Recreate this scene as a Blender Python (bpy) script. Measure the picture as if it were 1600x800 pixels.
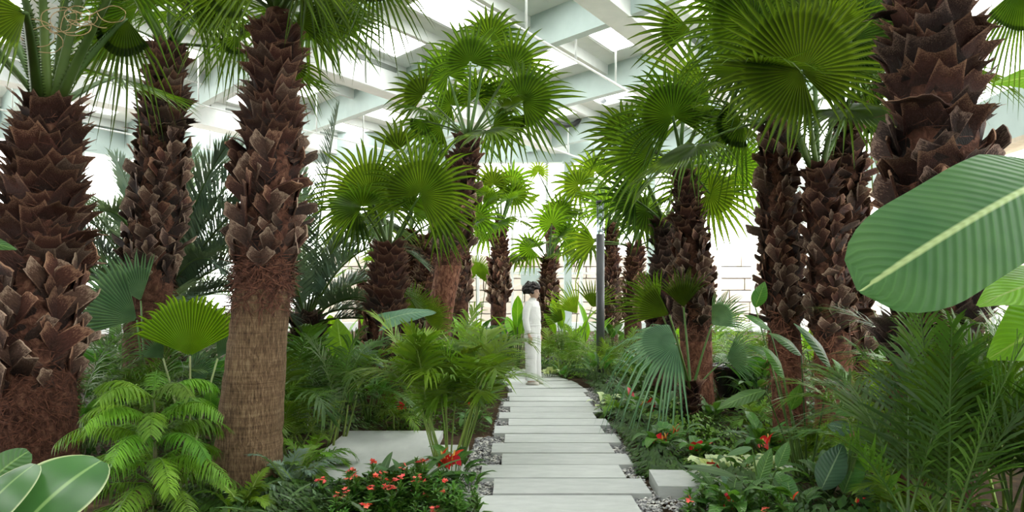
import bpy, math, random
import numpy as np
from mathutils import Matrix, Vector

for _o in list(bpy.data.objects):
    bpy.data.objects.remove(_o, do_unlink=True)
scene = bpy.context.scene
col = scene.collection

# ------------------------------------------------------------------ camera
F, EYE, HOR = 1100.0, 1.5, 460.0          # focal length in px of the 1600 px frame, eye height, horizon row
cd = bpy.data.cameras.new('camera')
cam = bpy.data.objects.new('camera', cd)
col.objects.link(cam)
cam.location = (0, 0, EYE)
cam.rotation_euler = (math.radians(90), 0, 0)
cd.sensor_width = 36.0
cd.lens = 36.0 * F / 1600.0
cd.shift_y = (HOR - 400.0) / 1600.0
cd.clip_start, cd.clip_end = 0.05, 300
scene.camera = cam

# ------------------------------------------------------------------ sky and exposure
world = bpy.data.worlds.new('overcast_sky')
scene.world = world
world.use_nodes = True
bg = world.node_tree.nodes['Background']
bg.inputs[0].default_value = (1.0, 0.99, 0.965, 1)
bg.inputs[1].default_value = 5.0
vs = scene.view_settings
vs.view_transform = 'Standard'
vs.look = 'None'
vs.exposure = 0.62
vs.gamma = 1.0
vs.use_curve_mapping = False
sun_data = bpy.data.lights.new('sun', 'SUN')
sun_data.energy = 3.0
sun_data.angle = math.radians(22)
sun_data.color = (1.0, .96, .88)
sun = bpy.data.objects.new('sun', sun_data)
col.objects.link(sun)
sun.rotation_euler = (math.radians(-28), math.radians(32), 0)
cy = scene.cycles
cy.max_bounces = 8
cy.diffuse_bounces = 4
cy.glossy_bounces = 2
cy.transmission_bounces = 4
cy.transparent_max_bounces = 8
cy.use_denoising = True
cy.sample_clamp_indirect = 6.0

# ------------------------------------------------------------------ helpers
def at(px, py, Y):
    return np.array([(px - 800.0) * Y / F, Y, EYE + (HOR - py) * Y / F])

def nz(v):
    v = np.asarray(v, float)
    return v / max(1e-9, np.linalg.norm(v))

def lerp(a, b, t):
    return a + (b - a) * t

class MB:
    """collects grids of quads (and triangles) into one mesh"""
    def __init__(s):
        s.V, s.Q, s.T, s.UV, s.qm, s.tm, s.n = [], [], [], [], [], [], 0
    def raw(s, V, Q=None, T=None, UV=None, m=0):
        V = np.asarray(V, float).reshape(-1, 3)
        s.V.append(V)
        s.UV.append(np.zeros((len(V), 2)) if UV is None else np.asarray(UV, float).reshape(-1, 2))
        if Q is not None and len(Q):
            Q = np.asarray(Q, int).reshape(-1, 4); s.Q.append(Q + s.n); s.qm.append(np.full(len(Q), m))
        if T is not None and len(T):
            T = np.asarray(T, int).reshape(-1, 3); s.T.append(T + s.n); s.tm.append(np.full(len(T), m))
        s.n += len(V)
        return s
    def grid(s, P, UV=None, m=0, closed=False):
        P = np.asarray(P, float); a, b = P.shape[:2]
        if UV is None:
            UV = np.stack(np.meshgrid(np.linspace(0, 1, a), np.linspace(0, 1, b), indexing='ij'), -1)[..., ::-1]
        idx = np.arange(a * b).reshape(a, b)
        if closed:
            nx = np.roll(idx, -1, 1)
            Q = np.stack([idx[:-1], nx[:-1], nx[1:], idx[1:]], -1)
        else:
            Q = np.stack([idx[:-1, :-1], idx[:-1, 1:], idx[1:, 1:], idx[1:, :-1]], -1)
        return s.raw(P, Q=Q, UV=UV, m=m)
    def tube(s, pts, r, n=6, m=0, flat=1.0, caps=True, up=None):
        pts = np.asarray(pts, float); k = len(pts)
        r = np.full(k, r) if np.isscalar(r) else np.asarray(r, float)
        tan = np.gradient(pts, axis=0)
        tan /= np.maximum(1e-9, np.linalg.norm(tan, axis=1))[:, None]
        ref = np.array([0, 0, 1.0]) if up is None else nz(up)
        if up is None and abs(tan[:, 2]).mean() > .8: ref = np.array([0, 1.0, 0])
        sd = np.cross(tan, ref); sd /= np.maximum(1e-9, np.linalg.norm(sd, axis=1))[:, None]
        nm = np.cross(sd, tan)
        a = np.linspace(0, 2 * math.pi, n, endpoint=False)
        P = pts[:, None] + r[:, None, None] * (np.cos(a)[None, :, None] * sd[:, None] + flat * np.sin(a)[None, :, None] * nm[:, None])
        s.grid(P, m=m, closed=True)
        if caps:
            o = s.n - k * n
            c0 = np.arange(n)[::-1]; c1 = (k - 1) * n + np.arange(n)
            for c in (c0, c1):
                T = [[c[0], c[i], c[i + 1]] for i in range(1, n - 1)]
                s.T.append(np.array(T) + o); s.tm.append(np.full(len(T), m))
        return s
    def box(s, x0, x1, y0, y1, z0, z1, m=0):
        V = [(x, y, z) for z in (z0, z1) for y in (y0, y1) for x in (x0, x1)]
        Q = [(0, 2, 3, 1), (4, 5, 7, 6), (0, 1, 5, 4), (2, 6, 7, 3), (0, 4, 6, 2), (1, 3, 7, 5)]
        return s.raw(V, Q=Q, m=m)
    def bar(s, p, q, w, h, m=0, up=(0, 0, 1)):
        """box beam from p to q; w across, h along up, centred"""
        p, q = np.asarray(p, float), np.asarray(q, float)
        d = nz(q - p); sd = nz(np.cross(d, up)); u = nz(np.cross(sd, d))
        V = [c + sd * a * w / 2 + u * b * h / 2 for c in (p, q) for a, b in ((-1, -1), (1, -1), (1, 1), (-1, 1))]
        Q = [(0, 1, 2, 3), (7, 6, 5, 4), (0, 4, 5, 1), (1, 5, 6, 2), (2, 6, 7, 3), (3, 7, 4, 0)]
        return s.raw(V, Q=Q, m=m)
    def ball(s, c, r, nu=10, nv=7, m=0):
        c = np.asarray(c, float); r = np.ones(3) * r
        th = np.linspace(0.02, math.pi - 0.02, nv); ph = np.linspace(0, 2 * math.pi, nu, endpoint=False)
        P = np.stack([np.sin(th)[:, None] * np.cos(ph), np.sin(th)[:, None] * np.sin(ph), np.repeat(-np.cos(th)[:, None], nu, 1)], -1)
        return s.grid(c + P * r, m=m, closed=True)
    def mesh(s, name, mats, smooth=True):
        me = bpy.data.meshes.new(name)
        V = np.concatenate(s.V); UV = np.concatenate(s.UV)
        Q = np.concatenate(s.Q) if s.Q else np.zeros((0, 4), int)
        T = np.concatenate(s.T) if s.T else np.zeros((0, 3), int)
        mi = np.concatenate(s.qm + s.tm)
        L = np.concatenate([Q.ravel(), T.ravel()]).astype(np.int32)
        st = np.concatenate([np.arange(len(Q)) * 4, len(Q) * 4 + np.arange(len(T)) * 3]).astype(np.int32)
        me.vertices.add(len(V)); me.vertices.foreach_set('co', V.astype(np.float32).ravel())
        me.loops.add(len(L)); me.loops.foreach_set('vertex_index', L)
        me.polygons.add(len(st)); me.polygons.foreach_set('loop_start', st)
        me.polygons.foreach_set('material_index', mi.astype(np.int32))
        me.polygons.foreach_set('use_smooth', np.full(len(st), smooth))
        uv = me.uv_layers.new(name='UVMap'); uv.data.foreach_set('uv', UV[L].astype(np.float32).ravel())
        for m in (mats if isinstance(mats, (list, tuple)) else [mats]):
            me.materials.append(m)
        me.update(calc_edges=True)
        return me
    def obj(s, name, mats, parent=None, smooth=True, loc=None):
        return link(name, s.mesh(name, mats, smooth), parent, loc)

def link(name, me, parent=None, loc=None, mat=None):
    o = bpy.data.objects.new(name, me)
    col.objects.link(o)
    if parent is not None: o.parent = parent
    if mat is not None: o.matrix_local = mat
    elif loc is not None: o.location = loc
    return o

def tag(o, label, cat=None, group=None, kind=None):
    if label: o['label'] = label
    if cat: o['category'] = cat
    if group: o['group'] = group
    if kind: o['kind'] = kind
    return o

def thing(name, label, cat, loc=(0, 0, 0), group=None, rz=0.0):
    o = bpy.data.objects.new(name, None)
    o.empty_display_size = .1
    col.objects.link(o)
    o.location = loc
    o.rotation_euler = (0, 0, rz)
    return tag(o, label, cat, group)

def struct(name, mb, mats, label=None, parent=None, smooth=False):
    o = mb.obj(name, mats, parent, smooth)
    if parent is None: o['kind'] = 'structure'
    if label: o['label'] = label
    return o

# ------------------------------------------------------------------ materials
class NT:
    def __init__(s, name):
        s.m = bpy.data.materials.new(name); s.m.use_nodes = True
        s.t = s.m.node_tree; s.t.nodes.clear()
        s.out = s.n('ShaderNodeOutputMaterial')
    def n(s, typ, **kw):
        nd = s.t.nodes.new(typ)
        for k, v in kw.items():
            if k.startswith('i_'):
                key = k[2:].replace('_', ' ')
                nd.inputs[int(key) if key.isdigit() else key].default_value = v
            else: setattr(nd, k, v)
        return nd
    def l(s, a, b): s.t.links.new(a, b)
    def mix(s, fac, a, b, blend='MIX'):
        nd = s.n('ShaderNodeMix', data_type='RGBA', blend_type=blend)
        for sock, v in ((nd.inputs[0], fac), (nd.inputs[6], a), (nd.inputs[7], b)):
            if hasattr(v, 'is_output'): s.l(v, sock)
            else: sock.default_value = v if not isinstance(v, tuple) else (*v, 1)
        return nd.outputs[2]
    def math(s, op, a, b=None, clamp=False):
        nd = s.n('ShaderNodeMath', operation=op, use_clamp=clamp)
        for i, v in enumerate((a, b)):
            if v is None: continue
            if hasattr(v, 'is_output'): s.l(v, nd.inputs[i])
            else: nd.inputs[i].default_value = v
        return nd.outputs[0]
    def ramp(s, fac, stops):
        nd = s.n('ShaderNodeValToRGB'); s.l(fac, nd.inputs[0]); e = nd.color_ramp.elements
        while len(e) < len(stops): e.new(.5)
        for el, (p, c) in zip(e, stops):
            el.position = p; el.color = (*c, 1) if len(c) == 3 else c
        return nd.outputs[0]
    def noise(s, vec, scale, detail=3, rough=.55, dist=0.0):
        nd = s.n('ShaderNodeTexNoise', i_Scale=scale, i_Detail=detail, i_Roughness=rough, i_Distortion=dist)
        if vec is not None: s.l(vec, nd.inputs['Vector'])
        return nd.outputs['Fac']
    def coord(s, kind='Object', scale=None):
        tc = s.n('ShaderNodeTexCoord').outputs[kind]
        if scale is None: return tc
        mp = s.n('ShaderNodeMapping'); mp.inputs['Scale'].default_value = scale
        s.l(tc, mp.inputs['Vector'])
        return mp.outputs[0]
    def bump(s, h, strength=.3, dist=.02):
        b = s.n('ShaderNodeBump', i_Strength=strength, i_Distance=dist); s.l(h, b.inputs['Height'])
        return b.outputs[0]
    def principled(s, color, rough=.6, spec=.4, normal=None, metal=0.0):
        p = s.n('ShaderNodeBsdfPrincipled')
        for k, v in (('Base Color', color), ('Roughness', rough), ('Specular IOR Level', spec), ('Metallic', metal)):
            if hasattr(v, 'is_output'): s.l(v, p.inputs[k])
            else: p.inputs[k].default_value = (*v, 1) if isinstance(v, tuple) else v
        if normal is not None: s.l(normal, p.inputs['Normal'])
        return p.outputs[0]
    def done(s, sh):
        s.l(sh, s.out.inputs[0]); return s.m

def leaf_mat(name, c1, c2, trans=.35, rough=.42, spec=.32, rib=None, veins=0.0, edge=None, pleat=False, var=.35, nscale=2.5, tcol=1.5):
    t = NT(name)
    nz_ = t.noise(t.coord('Object'), nscale, 3)
    f = t.n('ShaderNodeMapRange', i_1=.32, i_2=.68); t.l(nz_, f.inputs[0])
    c = t.mix(f.outputs[0], c1, c2)
    hs = t.n('ShaderNodeHueSaturation')
    oi = t.n('ShaderNodeObjectInfo').outputs['Random']
    vr = t.n('ShaderNodeMapRange', i_3=1 - var, i_4=1 + var); t.l(oi, vr.inputs[0]); t.l(vr.outputs[0], hs.inputs['Value'])
    hr = t.n('ShaderNodeMapRange', i_3=.488, i_4=.512)
    t.l(t.math('FRACT', t.math('MULTIPLY', oi, 17.3)), hr.inputs[0]); t.l(hr.outputs[0], hs.inputs['Hue'])
    t.l(c, hs.inputs['Color']); c = hs.outputs[0]
    normal = None
    if pleat:  # pale ribs are leaf colour; darkened fold edges paint in the pleat shading
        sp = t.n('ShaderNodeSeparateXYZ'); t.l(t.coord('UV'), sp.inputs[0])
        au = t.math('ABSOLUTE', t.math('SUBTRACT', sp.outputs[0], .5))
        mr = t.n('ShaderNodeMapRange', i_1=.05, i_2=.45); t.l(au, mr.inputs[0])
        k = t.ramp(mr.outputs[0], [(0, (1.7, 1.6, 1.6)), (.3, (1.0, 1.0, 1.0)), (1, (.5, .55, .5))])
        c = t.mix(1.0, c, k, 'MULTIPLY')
    if rib or veins or edge:
        sp = t.n('ShaderNodeSeparateXYZ'); t.l(t.coord('UV'), sp.inputs[0])
        au = t.math('ABSOLUTE', t.math('SUBTRACT', sp.outputs[0], .5))
        if veins:
            ph = t.math('SUBTRACT', t.math('MULTIPLY', sp.outputs[1], 1.0), t.math('MULTIPLY', au, .35))
            w = t.math('SINE', t.math('MULTIPLY', ph, veins))
            wv = t.n('ShaderNodeMapRange', i_1=.6, i_2=1.0); t.l(w, wv.inputs[0])
            lighter = t.mix(1.0, c, (1.22, 1.2, 1.2), 'MULTIPLY')
            c = t.mix(wv.outputs[0], c, lighter)
            normal = t.bump(w, .35, .004)
        if rib:
            m = t.n('ShaderNodeMapRange', i_1=.035, i_2=.015); t.l(au, m.inputs[0])
            c = t.mix(m.outputs[0], c, rib)
        if edge:
            m = t.n('ShaderNodeMapRange', i_1=.455, i_2=.485); t.l(au, m.inputs[0])
            c = t.mix(m.outputs[0], c, edge)
    p = t.principled(c, rough, spec, normal)
    if trans <= 0: return t.done(p)
    tr = t.n('ShaderNodeBsdfTranslucent')
    t.l(t.mix(1.0, c, (tcol * 1.1, tcol, tcol * .45), 'MULTIPLY'), tr.inputs[0])
    ms = t.n('ShaderNodeMixShader', i_0=trans); t.l(p, ms.inputs[1]); t.l(tr.outputs[0], ms.inputs[2])
    return t.done(ms.outputs[0])

def plain_mat(name, c1, c2=None, scale=6, rough=.6, spec=.4, bump=0.0, metal=0.0, stretch=None):
    t = NT(name)
    c2 = c2 or tuple(v * .85 for v in c1)
    n = t.noise(t.coord('Object', stretch), scale, 4)
    c = t.ramp(n, [(.35, c2), (.65, c1)])
    return t.done(t.principled(c, rough, spec, t.bump(n, bump, .01) if bump else None, metal))

def bark_mat(name, dark, mid, pale, vs=(26, 26, 5), bump=.8, rings=0.0):
    t = NT(name)
    v = t.coord('Object', vs)
    n = t.noise(v, 1.0, 5, .65, .6)
    n2 = t.noise(t.coord('Object'), 2.0, 3)
    h = n
    if rings:
        r = t.noise(t.coord('Object', (2.5, 2.5, 55)), 1.0, 3, .6)
        h = t.math('ADD', t.math('MULTIPLY', n, .72), t.math('MULTIPLY', r, .28))
    c = t.ramp(h, [(.34, dark), (.5, mid), (.68, pale)])
    c = t.mix(t.math('MULTIPLY', n2, .5), c, tuple(x * .55 for x in mid))
    return t.done(t.principled(c, .85, .2, t.bump(h, bump, .03)))

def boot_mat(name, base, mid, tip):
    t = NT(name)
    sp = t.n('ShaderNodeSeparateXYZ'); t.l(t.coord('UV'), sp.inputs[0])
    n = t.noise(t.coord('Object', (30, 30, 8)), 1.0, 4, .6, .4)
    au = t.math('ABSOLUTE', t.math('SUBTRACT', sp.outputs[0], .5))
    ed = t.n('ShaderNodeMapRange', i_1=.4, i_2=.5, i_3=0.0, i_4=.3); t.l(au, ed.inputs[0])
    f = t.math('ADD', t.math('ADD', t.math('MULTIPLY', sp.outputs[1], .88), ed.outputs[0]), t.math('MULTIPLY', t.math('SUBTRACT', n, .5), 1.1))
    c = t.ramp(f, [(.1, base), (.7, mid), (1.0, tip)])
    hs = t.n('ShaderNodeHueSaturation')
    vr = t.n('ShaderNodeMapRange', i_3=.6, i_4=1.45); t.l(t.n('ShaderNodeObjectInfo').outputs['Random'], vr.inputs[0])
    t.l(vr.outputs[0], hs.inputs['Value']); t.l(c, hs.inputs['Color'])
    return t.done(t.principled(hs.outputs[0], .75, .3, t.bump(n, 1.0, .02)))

def glass_mat(name, tint=(.95, .98, .97), ior=1.2):
    t = NT(name)
    lw = t.n('ShaderNodeLayerWeight', i_Blend=.5)
    fr = t.n('ShaderNodeMath', operation='MULTIPLY_ADD')
    t.l(t.math('POWER', lw.outputs['Facing'], 5.0), fr.inputs[0]); fr.inputs[1].default_value = .5; fr.inputs[2].default_value = .03
    tp = t.n('ShaderNodeBsdfTransparent'); tp.inputs[0].default_value = (*tint, 1)
    gl = t.n('ShaderNodeBsdfGlossy', i_Roughness=.02)
    ms = t.n('ShaderNodeMixShader'); t.l(fr.outputs[0], ms.inputs[0]); t.l(tp.outputs[0], ms.inputs[1]); t.l(gl.outputs[0], ms.inputs[2])
    return t.done(ms.outputs[0])

M = {}
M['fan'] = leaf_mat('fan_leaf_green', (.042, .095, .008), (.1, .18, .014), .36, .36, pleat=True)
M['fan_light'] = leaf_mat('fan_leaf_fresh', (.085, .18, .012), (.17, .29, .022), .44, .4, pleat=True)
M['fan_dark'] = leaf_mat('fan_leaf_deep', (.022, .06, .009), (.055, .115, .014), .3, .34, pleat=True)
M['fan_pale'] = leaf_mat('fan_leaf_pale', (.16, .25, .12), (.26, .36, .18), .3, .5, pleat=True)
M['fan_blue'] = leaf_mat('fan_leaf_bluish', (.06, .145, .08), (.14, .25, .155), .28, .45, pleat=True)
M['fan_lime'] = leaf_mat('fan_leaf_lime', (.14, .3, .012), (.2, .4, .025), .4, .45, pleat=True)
M['petiole'] = leaf_mat('leaf_stalk_green', (.045, .1, .015), (.085, .15, .03), .0, .45)
M['petiole_pale'] = leaf_mat('leaf_stalk_pale', (.24, .3, .12), (.34, .36, .18), .0, .5)
M['butia'] = leaf_mat('feather_leaf_bluish', (.08, .145, .105), (.17, .24, .175), .3, .5)
M['areca'] = leaf_mat('feather_leaf_green', (.06, .14, .01), (.15, .26, .022), .38, .38)
M['areca_dark'] = leaf_mat('feather_leaf_deep', (.026, .075, .009), (.075, .155, .018), .32, .38)
M['areca_light'] = leaf_mat('feather_leaf_fresh', (.09, .2, .03), (.17, .32, .06), .4, .42)
M['cane'] = leaf_mat('cane_green', (.13, .22, .03), (.2, .27, .06), .0, .45)
M['pine'] = leaf_mat('young_conifer_green', (.06, .165, .008), (.14, .29, .018), .3, .48)
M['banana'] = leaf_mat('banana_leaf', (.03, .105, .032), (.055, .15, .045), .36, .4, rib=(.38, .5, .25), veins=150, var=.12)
M['banana_backlit'] = leaf_mat('banana_leaf_backlit_tint', (.14, .34, .02), (.2, .42, .04), .5, .42, rib=(.35, .5, .15), veins=120, var=.15)  # yellow-green glow of backlit leaves put into the base colour
M['glossy'] = leaf_mat('glossy_leaf', (.03, .1, .03), (.06, .17, .045), .22, .25, .6, rib=(.2, .34, .12), edge=(.42, .5, .26), var=.15)
M['broad'] = leaf_mat('broad_leaf', (.035, .12, .02), (.075, .2, .03), .32, .33, .5, rib=(.16, .3, .08), veins=70)
M['broad_lime'] = leaf_mat('broad_leaf_lime', (.13, .32, .012), (.22, .44, .025), .45, .4, rib=(.28, .45, .1), veins=60)
M['broad_teal'] = leaf_mat('broad_leaf_bluish', (.045, .13, .07), (.1, .21, .12), .25, .3, .55, rib=(.22, .34, .2), veins=80)
M['strap'] = leaf_mat('strap_leaf', (.04, .1, .035), (.085, .17, .055), .22, .38, .5, rib=(.12, .22, .08))
M['bush'] = leaf_mat('bush_leaf', (.04, .13, .018), (.1, .24, .035), .3, .4)
M['white_leaf'] = leaf_mat('variegated_leaf', (.5, .62, .32), (.62, .7, .48), .3, .5, rib=(.2, .4, .1), var=.15)
M['carpet'] = leaf_mat('groundcover_leaf', (.022, .07, .01), (.07, .15, .02), .24, .42, nscale=9)
M['carpet_lime'] = leaf_mat('groundcover_leaf_fresh', (.09, .22, .02), (.2, .36, .05), .35, .42, nscale=9)
M['spathe'] = leaf_mat('red_spathe', (.62, .015, .02), (.75, .04, .03), .2, .25, .6, tcol=1.2)
M['pink'] = leaf_mat('coral_petal', (.75, .09, .08), (.85, .2, .16), .25, .45, tcol=1.2)
M['spadix'] = plain_mat('yellow_spadix', (.7, .45, .08), rough=.6)
M['dry'] = plain_mat('dry_tan_thread', (.5, .36, .2), (.36, .24, .12), 20, .8)
M['stem'] = plain_mat('plant_stem', (.09, .14, .04), (.12, .09, .04), rough=.6)
M['bark_ring'] = bark_mat('ringed_bark', (.03, .017, .009), (.17, .105, .058), (.37, .26, .155), (75, 75, 13), 1.0, 1)
M['bark_red'] = bark_mat('reddish_fibrous_bark', (.03, .012, .007), (.17, .066, .04), (.36, .185, .12), (16, 16, 9), 1.0)
M['bark_fibre'] = bark_mat('fibrous_bark', (.018, .007, .005), (.085, .034, .021), (.22, .11, .07), (14, 14, 12), 1.0)
M['fibre'] = plain_mat('trunk_fibre', (.15, .062, .037), (.04, .015, .01), 30, .8, .2)
M['fibre_red'] = plain_mat('reddish_trunk_fibre', (.3, .13, .08), (.09, .034, .02), 30, .8, .2)
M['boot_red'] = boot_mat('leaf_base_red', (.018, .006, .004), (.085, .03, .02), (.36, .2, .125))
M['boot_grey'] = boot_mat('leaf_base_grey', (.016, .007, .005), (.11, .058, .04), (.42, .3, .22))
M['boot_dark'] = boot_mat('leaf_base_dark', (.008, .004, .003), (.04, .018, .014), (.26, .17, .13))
M['concrete'] = None
M['glass'] = glass_mat('clear_glass')
M['white_metal'] = plain_mat('white_painted_steel', (.78, .8, .79), (.72, .75, .74), 3, .5)
M['teal_metal'] = plain_mat('grey_green_steel', (.5, .6, .58), (.45, .55, .53), 2, .5)
def _ceil():
    t = NT('brightened_roof_panel')
    c = t.ramp(t.noise(t.coord('Object'), 1.5, 3), [(.35, (.7, .73, .7)), (.65, (.77, .79, .76))])
    p = t.principled(c, .7, .2); tr = t.n('ShaderNodeBsdfTranslucent'); t.l(c, tr.inputs[0])
    ms = t.n('ShaderNodeMixShader', i_0=.09); t.l(p, ms.inputs[1]); t.l(tr.outputs[0], ms.inputs[2])  # slight translucency added to brighten the ceiling and the soft top light
    return t.done(ms.outputs[0])
M['ceiling'] = _ceil()
M['ceiling_wall'] = plain_mat('pale_wall', (.55, .56, .54), rough=.8)
M['vent'] = plain_mat('vent_slot_grey', (.2, .22, .2), rough=.6)
M['cream'] = plain_mat('cream_strip', (.75, .62, .48), rough=.6)
M['dark_metal'] = plain_mat('dark_grey_post', (.06, .065, .07), (.05, .05, .055), 4, .35)
M['black'] = plain_mat('glossy_black', (.012, .012, .014), rough=.2, spec=.6)
M['skin'] = plain_mat('skin', (.62, .4, .3), (.55, .34, .25), 12, .5)
M['hair'] = plain_mat('dark_curly_hair', (.022, .014, .011), (.008, .005, .004), 60, .5, bump=.8)
M['cloth'] = plain_mat('white_cloth', (.82, .82, .8), (.78, .78, .77), 8, .85, .2, bump=.15)
M['shoe'] = plain_mat('pale_shoe', (.72, .68, .62), rough=.5)
M['lip'] = plain_mat('lip', (.5, .16, .13), rough=.4)
M['eye'] = plain_mat('dark_eye', (.03, .02, .015), rough=.2)
M['lantern'] = glass_mat('lantern_glass', (.75, .82, .85))

def _concrete():
    t = NT('pale_concrete')
    v = t.coord('Object')
    n = t.noise(v, 5, 5, .6); sp = t.noise(v, 120, 2, .7)
    c = t.ramp(n, [(.3, (.42, .44, .43)), (.7, (.53, .55, .535))])
    c = t.mix(t.math('MULTIPLY', sp, .25), c, (.38, .4, .38))
    hs = t.n('ShaderNodeHueSaturation'); vr = t.n('ShaderNodeMapRange', i_3=.92, i_4=1.06)
    t.l(t.n('ShaderNodeObjectInfo').outputs['Random'], vr.inputs[0]); t.l(vr.outputs[0], hs.inputs['Value']); t.l(c, hs.inputs['Color'])
    return t.done(t.principled(hs.outputs[0], .8, .25, t.bump(sp, .15, .004)))
M['concrete'] = _concrete()

def _cells(name, stops, scale, rough=.7):
    t = NT(name)
    vo = t.n('ShaderNodeTexVoronoi', i_Scale=scale); t.l(t.coord('Object'), vo.inputs['Vector'])
    sp = t.n('ShaderNodeSeparateColor'); t.l(vo.outputs['Color'], sp.inputs[0])
    return t.done(t.principled(t.ramp(sp.outputs[0], stops), rough, .3))
M['pebble'] = _cells('grey_pebbles', [(0, (.1, .1, .11)), (.45, (.28, .28, .29)), (.8, (.5, .49, .47)), (1, (.72, .7, .66))], 35)
M['soil'] = None
def _soil():
    t = NT('dark_soil')
    n = t.noise(t.coord('Object'), 6, 6, .7)
    c = t.ramp(n, [(.3, (.02, .013, .008)), (.55, (.06, .038, .022)), (.75, (.15, .085, .045))])
    return t.done(t.principled(c, .95, .1, t.bump(n, .8, .05)))
M['soil'] = _soil()
M['outdoor'] = plain_mat('pale_outdoor_ground', (.42, .39, .35), (.34, .31, .27), .6, .95)
M['stone'] = _cells('pale_beige_stone', [(0, (.42, .36, .31)), (.5, (.5, .43, .38)), (1, (.55, .5, .45))], 1.6, .9)

# ================================================================== THE SETTING
GZ = -0.06                                   # soil level; the tops of the path slabs are at 0
RW = lambda y: 8.0 + .077 * y                # right glass wall
FARY = 30.0
AH = nz((.66, 1, 0)); BH = nz((-.927, 1, 0)) # the two directions of the roof grid
LW0, LW1 = np.array([-25.0, 14.3, 0]), np.array([-14.7, FARY, 0])
BACKY = -7.0

mb = MB(); mb.raw([(-60, -40, GZ - .05), (60, -40, GZ - .05), (60, 80, GZ - .05), (-60, 80, GZ - .05)], Q=[(0, 1, 2, 3)])
struct('outdoor_ground', mb, M['outdoor'], 'pale ground outside the glass walls')
mb = MB(); mb.raw([(-25, BACKY, GZ), (RW(BACKY), BACKY, GZ), (RW(FARY), FARY, GZ), (LW1[0], FARY, GZ), (-25, 14.3, GZ)], T=[(0, 1, 2), (0, 2, 3), (0, 3, 4)])
floor = struct('floor', mb, M['soil'], 'dark planting soil of the greenhouse beds')

# ---- path of staggered concrete slabs
KY = [2.0, 5.0, 6.2, 7.1, 8.2, 9.5, 11.0, 12.0, 12.7, 13.4, 14.2, 15.2, 16.4, 18.0]
KX = [.20, .37, .41, .45, .47, .51, .56, .50, .32, -.02, -.55, -1.3, -2.4, -4.0]
def pathx(y): return float(np.interp(y, KY, KX))
path = bpy.data.objects.new('path', None); col.objects.link(path)
path['kind'] = 'structure'; path['label'] = 'curving path of pale concrete slabs through the beds'
rng = random.Random(3)
sm = MB(); sm.box(-.5, .5, -.5, .5, -1, 0); slab_me = sm.mesh('slab', M['concrete'], False)
y = 2.30; x = pathx(y); k = 0
d = np.array([0., 1.])
pos = np.array([pathx(y), y])
while pos[1] < 17.2 and k < 46:
    nxt = pos + d * .46
    d2 = np.array([pathx(nxt[1] + .3) - pathx(nxt[1] - .1), .4]); d2 /= np.linalg.norm(d2)
    d = d * .45 + d2 * .55; d /= np.linalg.norm(d)
    ang = math.atan2(-d[0], d[1]) if pos[1] > 10.6 else 0.0
    off = (.062 if k % 2 else -.062) * (1 if pos[1] < 9.5 else .4) + rng.uniform(-.012, .012)
    o = link('slab', slab_me, path)
    o.location = (pos[0] + off * math.cos(ang), pos[1] + off * math.sin(ang), rng.uniform(-.004, .002))
    o.rotation_euler = (0, 0, ang + rng.uniform(-.004, .004))
    o.scale = (1.18 + rng.uniform(-.02, .02), .424, .09)
    pos = pos + (d * .46 if pos[1] > 10.6 else np.array([pathx(pos[1] + .46) - pos[0], .46])); k += 1

def paving(label, c, sx, sy, rz, z=0.0, th=.08):
    o = link('paving_slab', slab_me, None)
    o.location = (c[0], c[1], z); o.rotation_euler = (0, 0, rz); o.scale = (sx, sy, th)
    return tag(o, label, 'slab', 'loose paving slabs beside the path')
paving('large pale paving slab left of the path behind the red flowers', (-1.27, 6.45), 1.04, 2.44, .0, .015)
paving('narrow pale paving slab between the large left slab and the gravel', (-.585, 6.0), .31, 2.04, .0, .0)
paving('small thick paving slab on gravel at the right path edge', (1.47, 5.56), .70, .5, math.radians(-3), .05, .12)
paving('pale paving slab half hidden behind the white-leaved plants at right', (2.35, 6.3), .95, .5, .05, .0)
paving('pale paving slab glimpsed behind the calathea at far right', (3.45, 6.6), .9, .6, .1, .0)
paving('pale paving slab glimpsed behind the ringed left trunk', (-2.75, 8.3), .8, .7, .2, .0)

# ---- gravel beside the slabs: real pebbles
nr = np.random.RandomState(5)
def pebbles(name, label, pts, smin, smax):
    base = np.array([[1, 0, 0], [0, 1, 0], [-1, 0, 0], [0, -1, 0], [0, 0, 1], [0, 0, -1]], float)
    base = np.concatenate([base, np.array([[.65, .65, .5], [-.65, .65, .5], [-.65, -.65, .5], [.65, -.65, .5]])])
    T = []
    top = [(0, 6, 9), (1, 7, 6), (2, 8, 7), (3, 9, 8), (6, 7, 4), (7, 8, 4), (8, 9, 4), (9, 6, 4), (0, 1, 6), (1, 2, 7), (2, 3, 8), (3, 0, 9)]
    n = len(pts)
    sc = nr.uniform(smin, smax, (n, 1, 1)) * nr.uniform(.6, 1.3, (n, 1, 3)) * np.array([1, 1, .6])
    a = nr.uniform(0, 6.28, n); c, s_ = np.cos(a), np.sin(a)
    P = base[None] * sc
    P = np.stack([P[..., 0] * c[:, None] - P[..., 1] * s_[:, None], P[..., 0] * s_[:, None] + P[..., 1] * c[:, None], P[..., 2]], -1) + pts[:, None]
    T = np.array(top)[None] + (np.arange(n) * 10)[:, None, None]
    mb = MB(); mb.raw(P.reshape(-1, 3), T=T.reshape(-1, 3))
    o = mb.obj(name, M['pebble'], None, False)
    return tag(o, label, 'gravel', None, 'stuff')
def strip_pts(n, y0, y1, off0, off1, side):
    y = nr.uniform(y0, y1, n); c = np.array([pathx(v) for v in y])
    x = c + side * nr.uniform(off0, off1, n)
    return np.stack([x, y, np.full(n, GZ) + nr.uniform(.0, .028, n)], -1)
lp = strip_pts(4200, 4.0, 7.6, .44, .84, -1); lp2 = strip_pts(900, 7.6, 10.5, .46, .68, -1)
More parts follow.
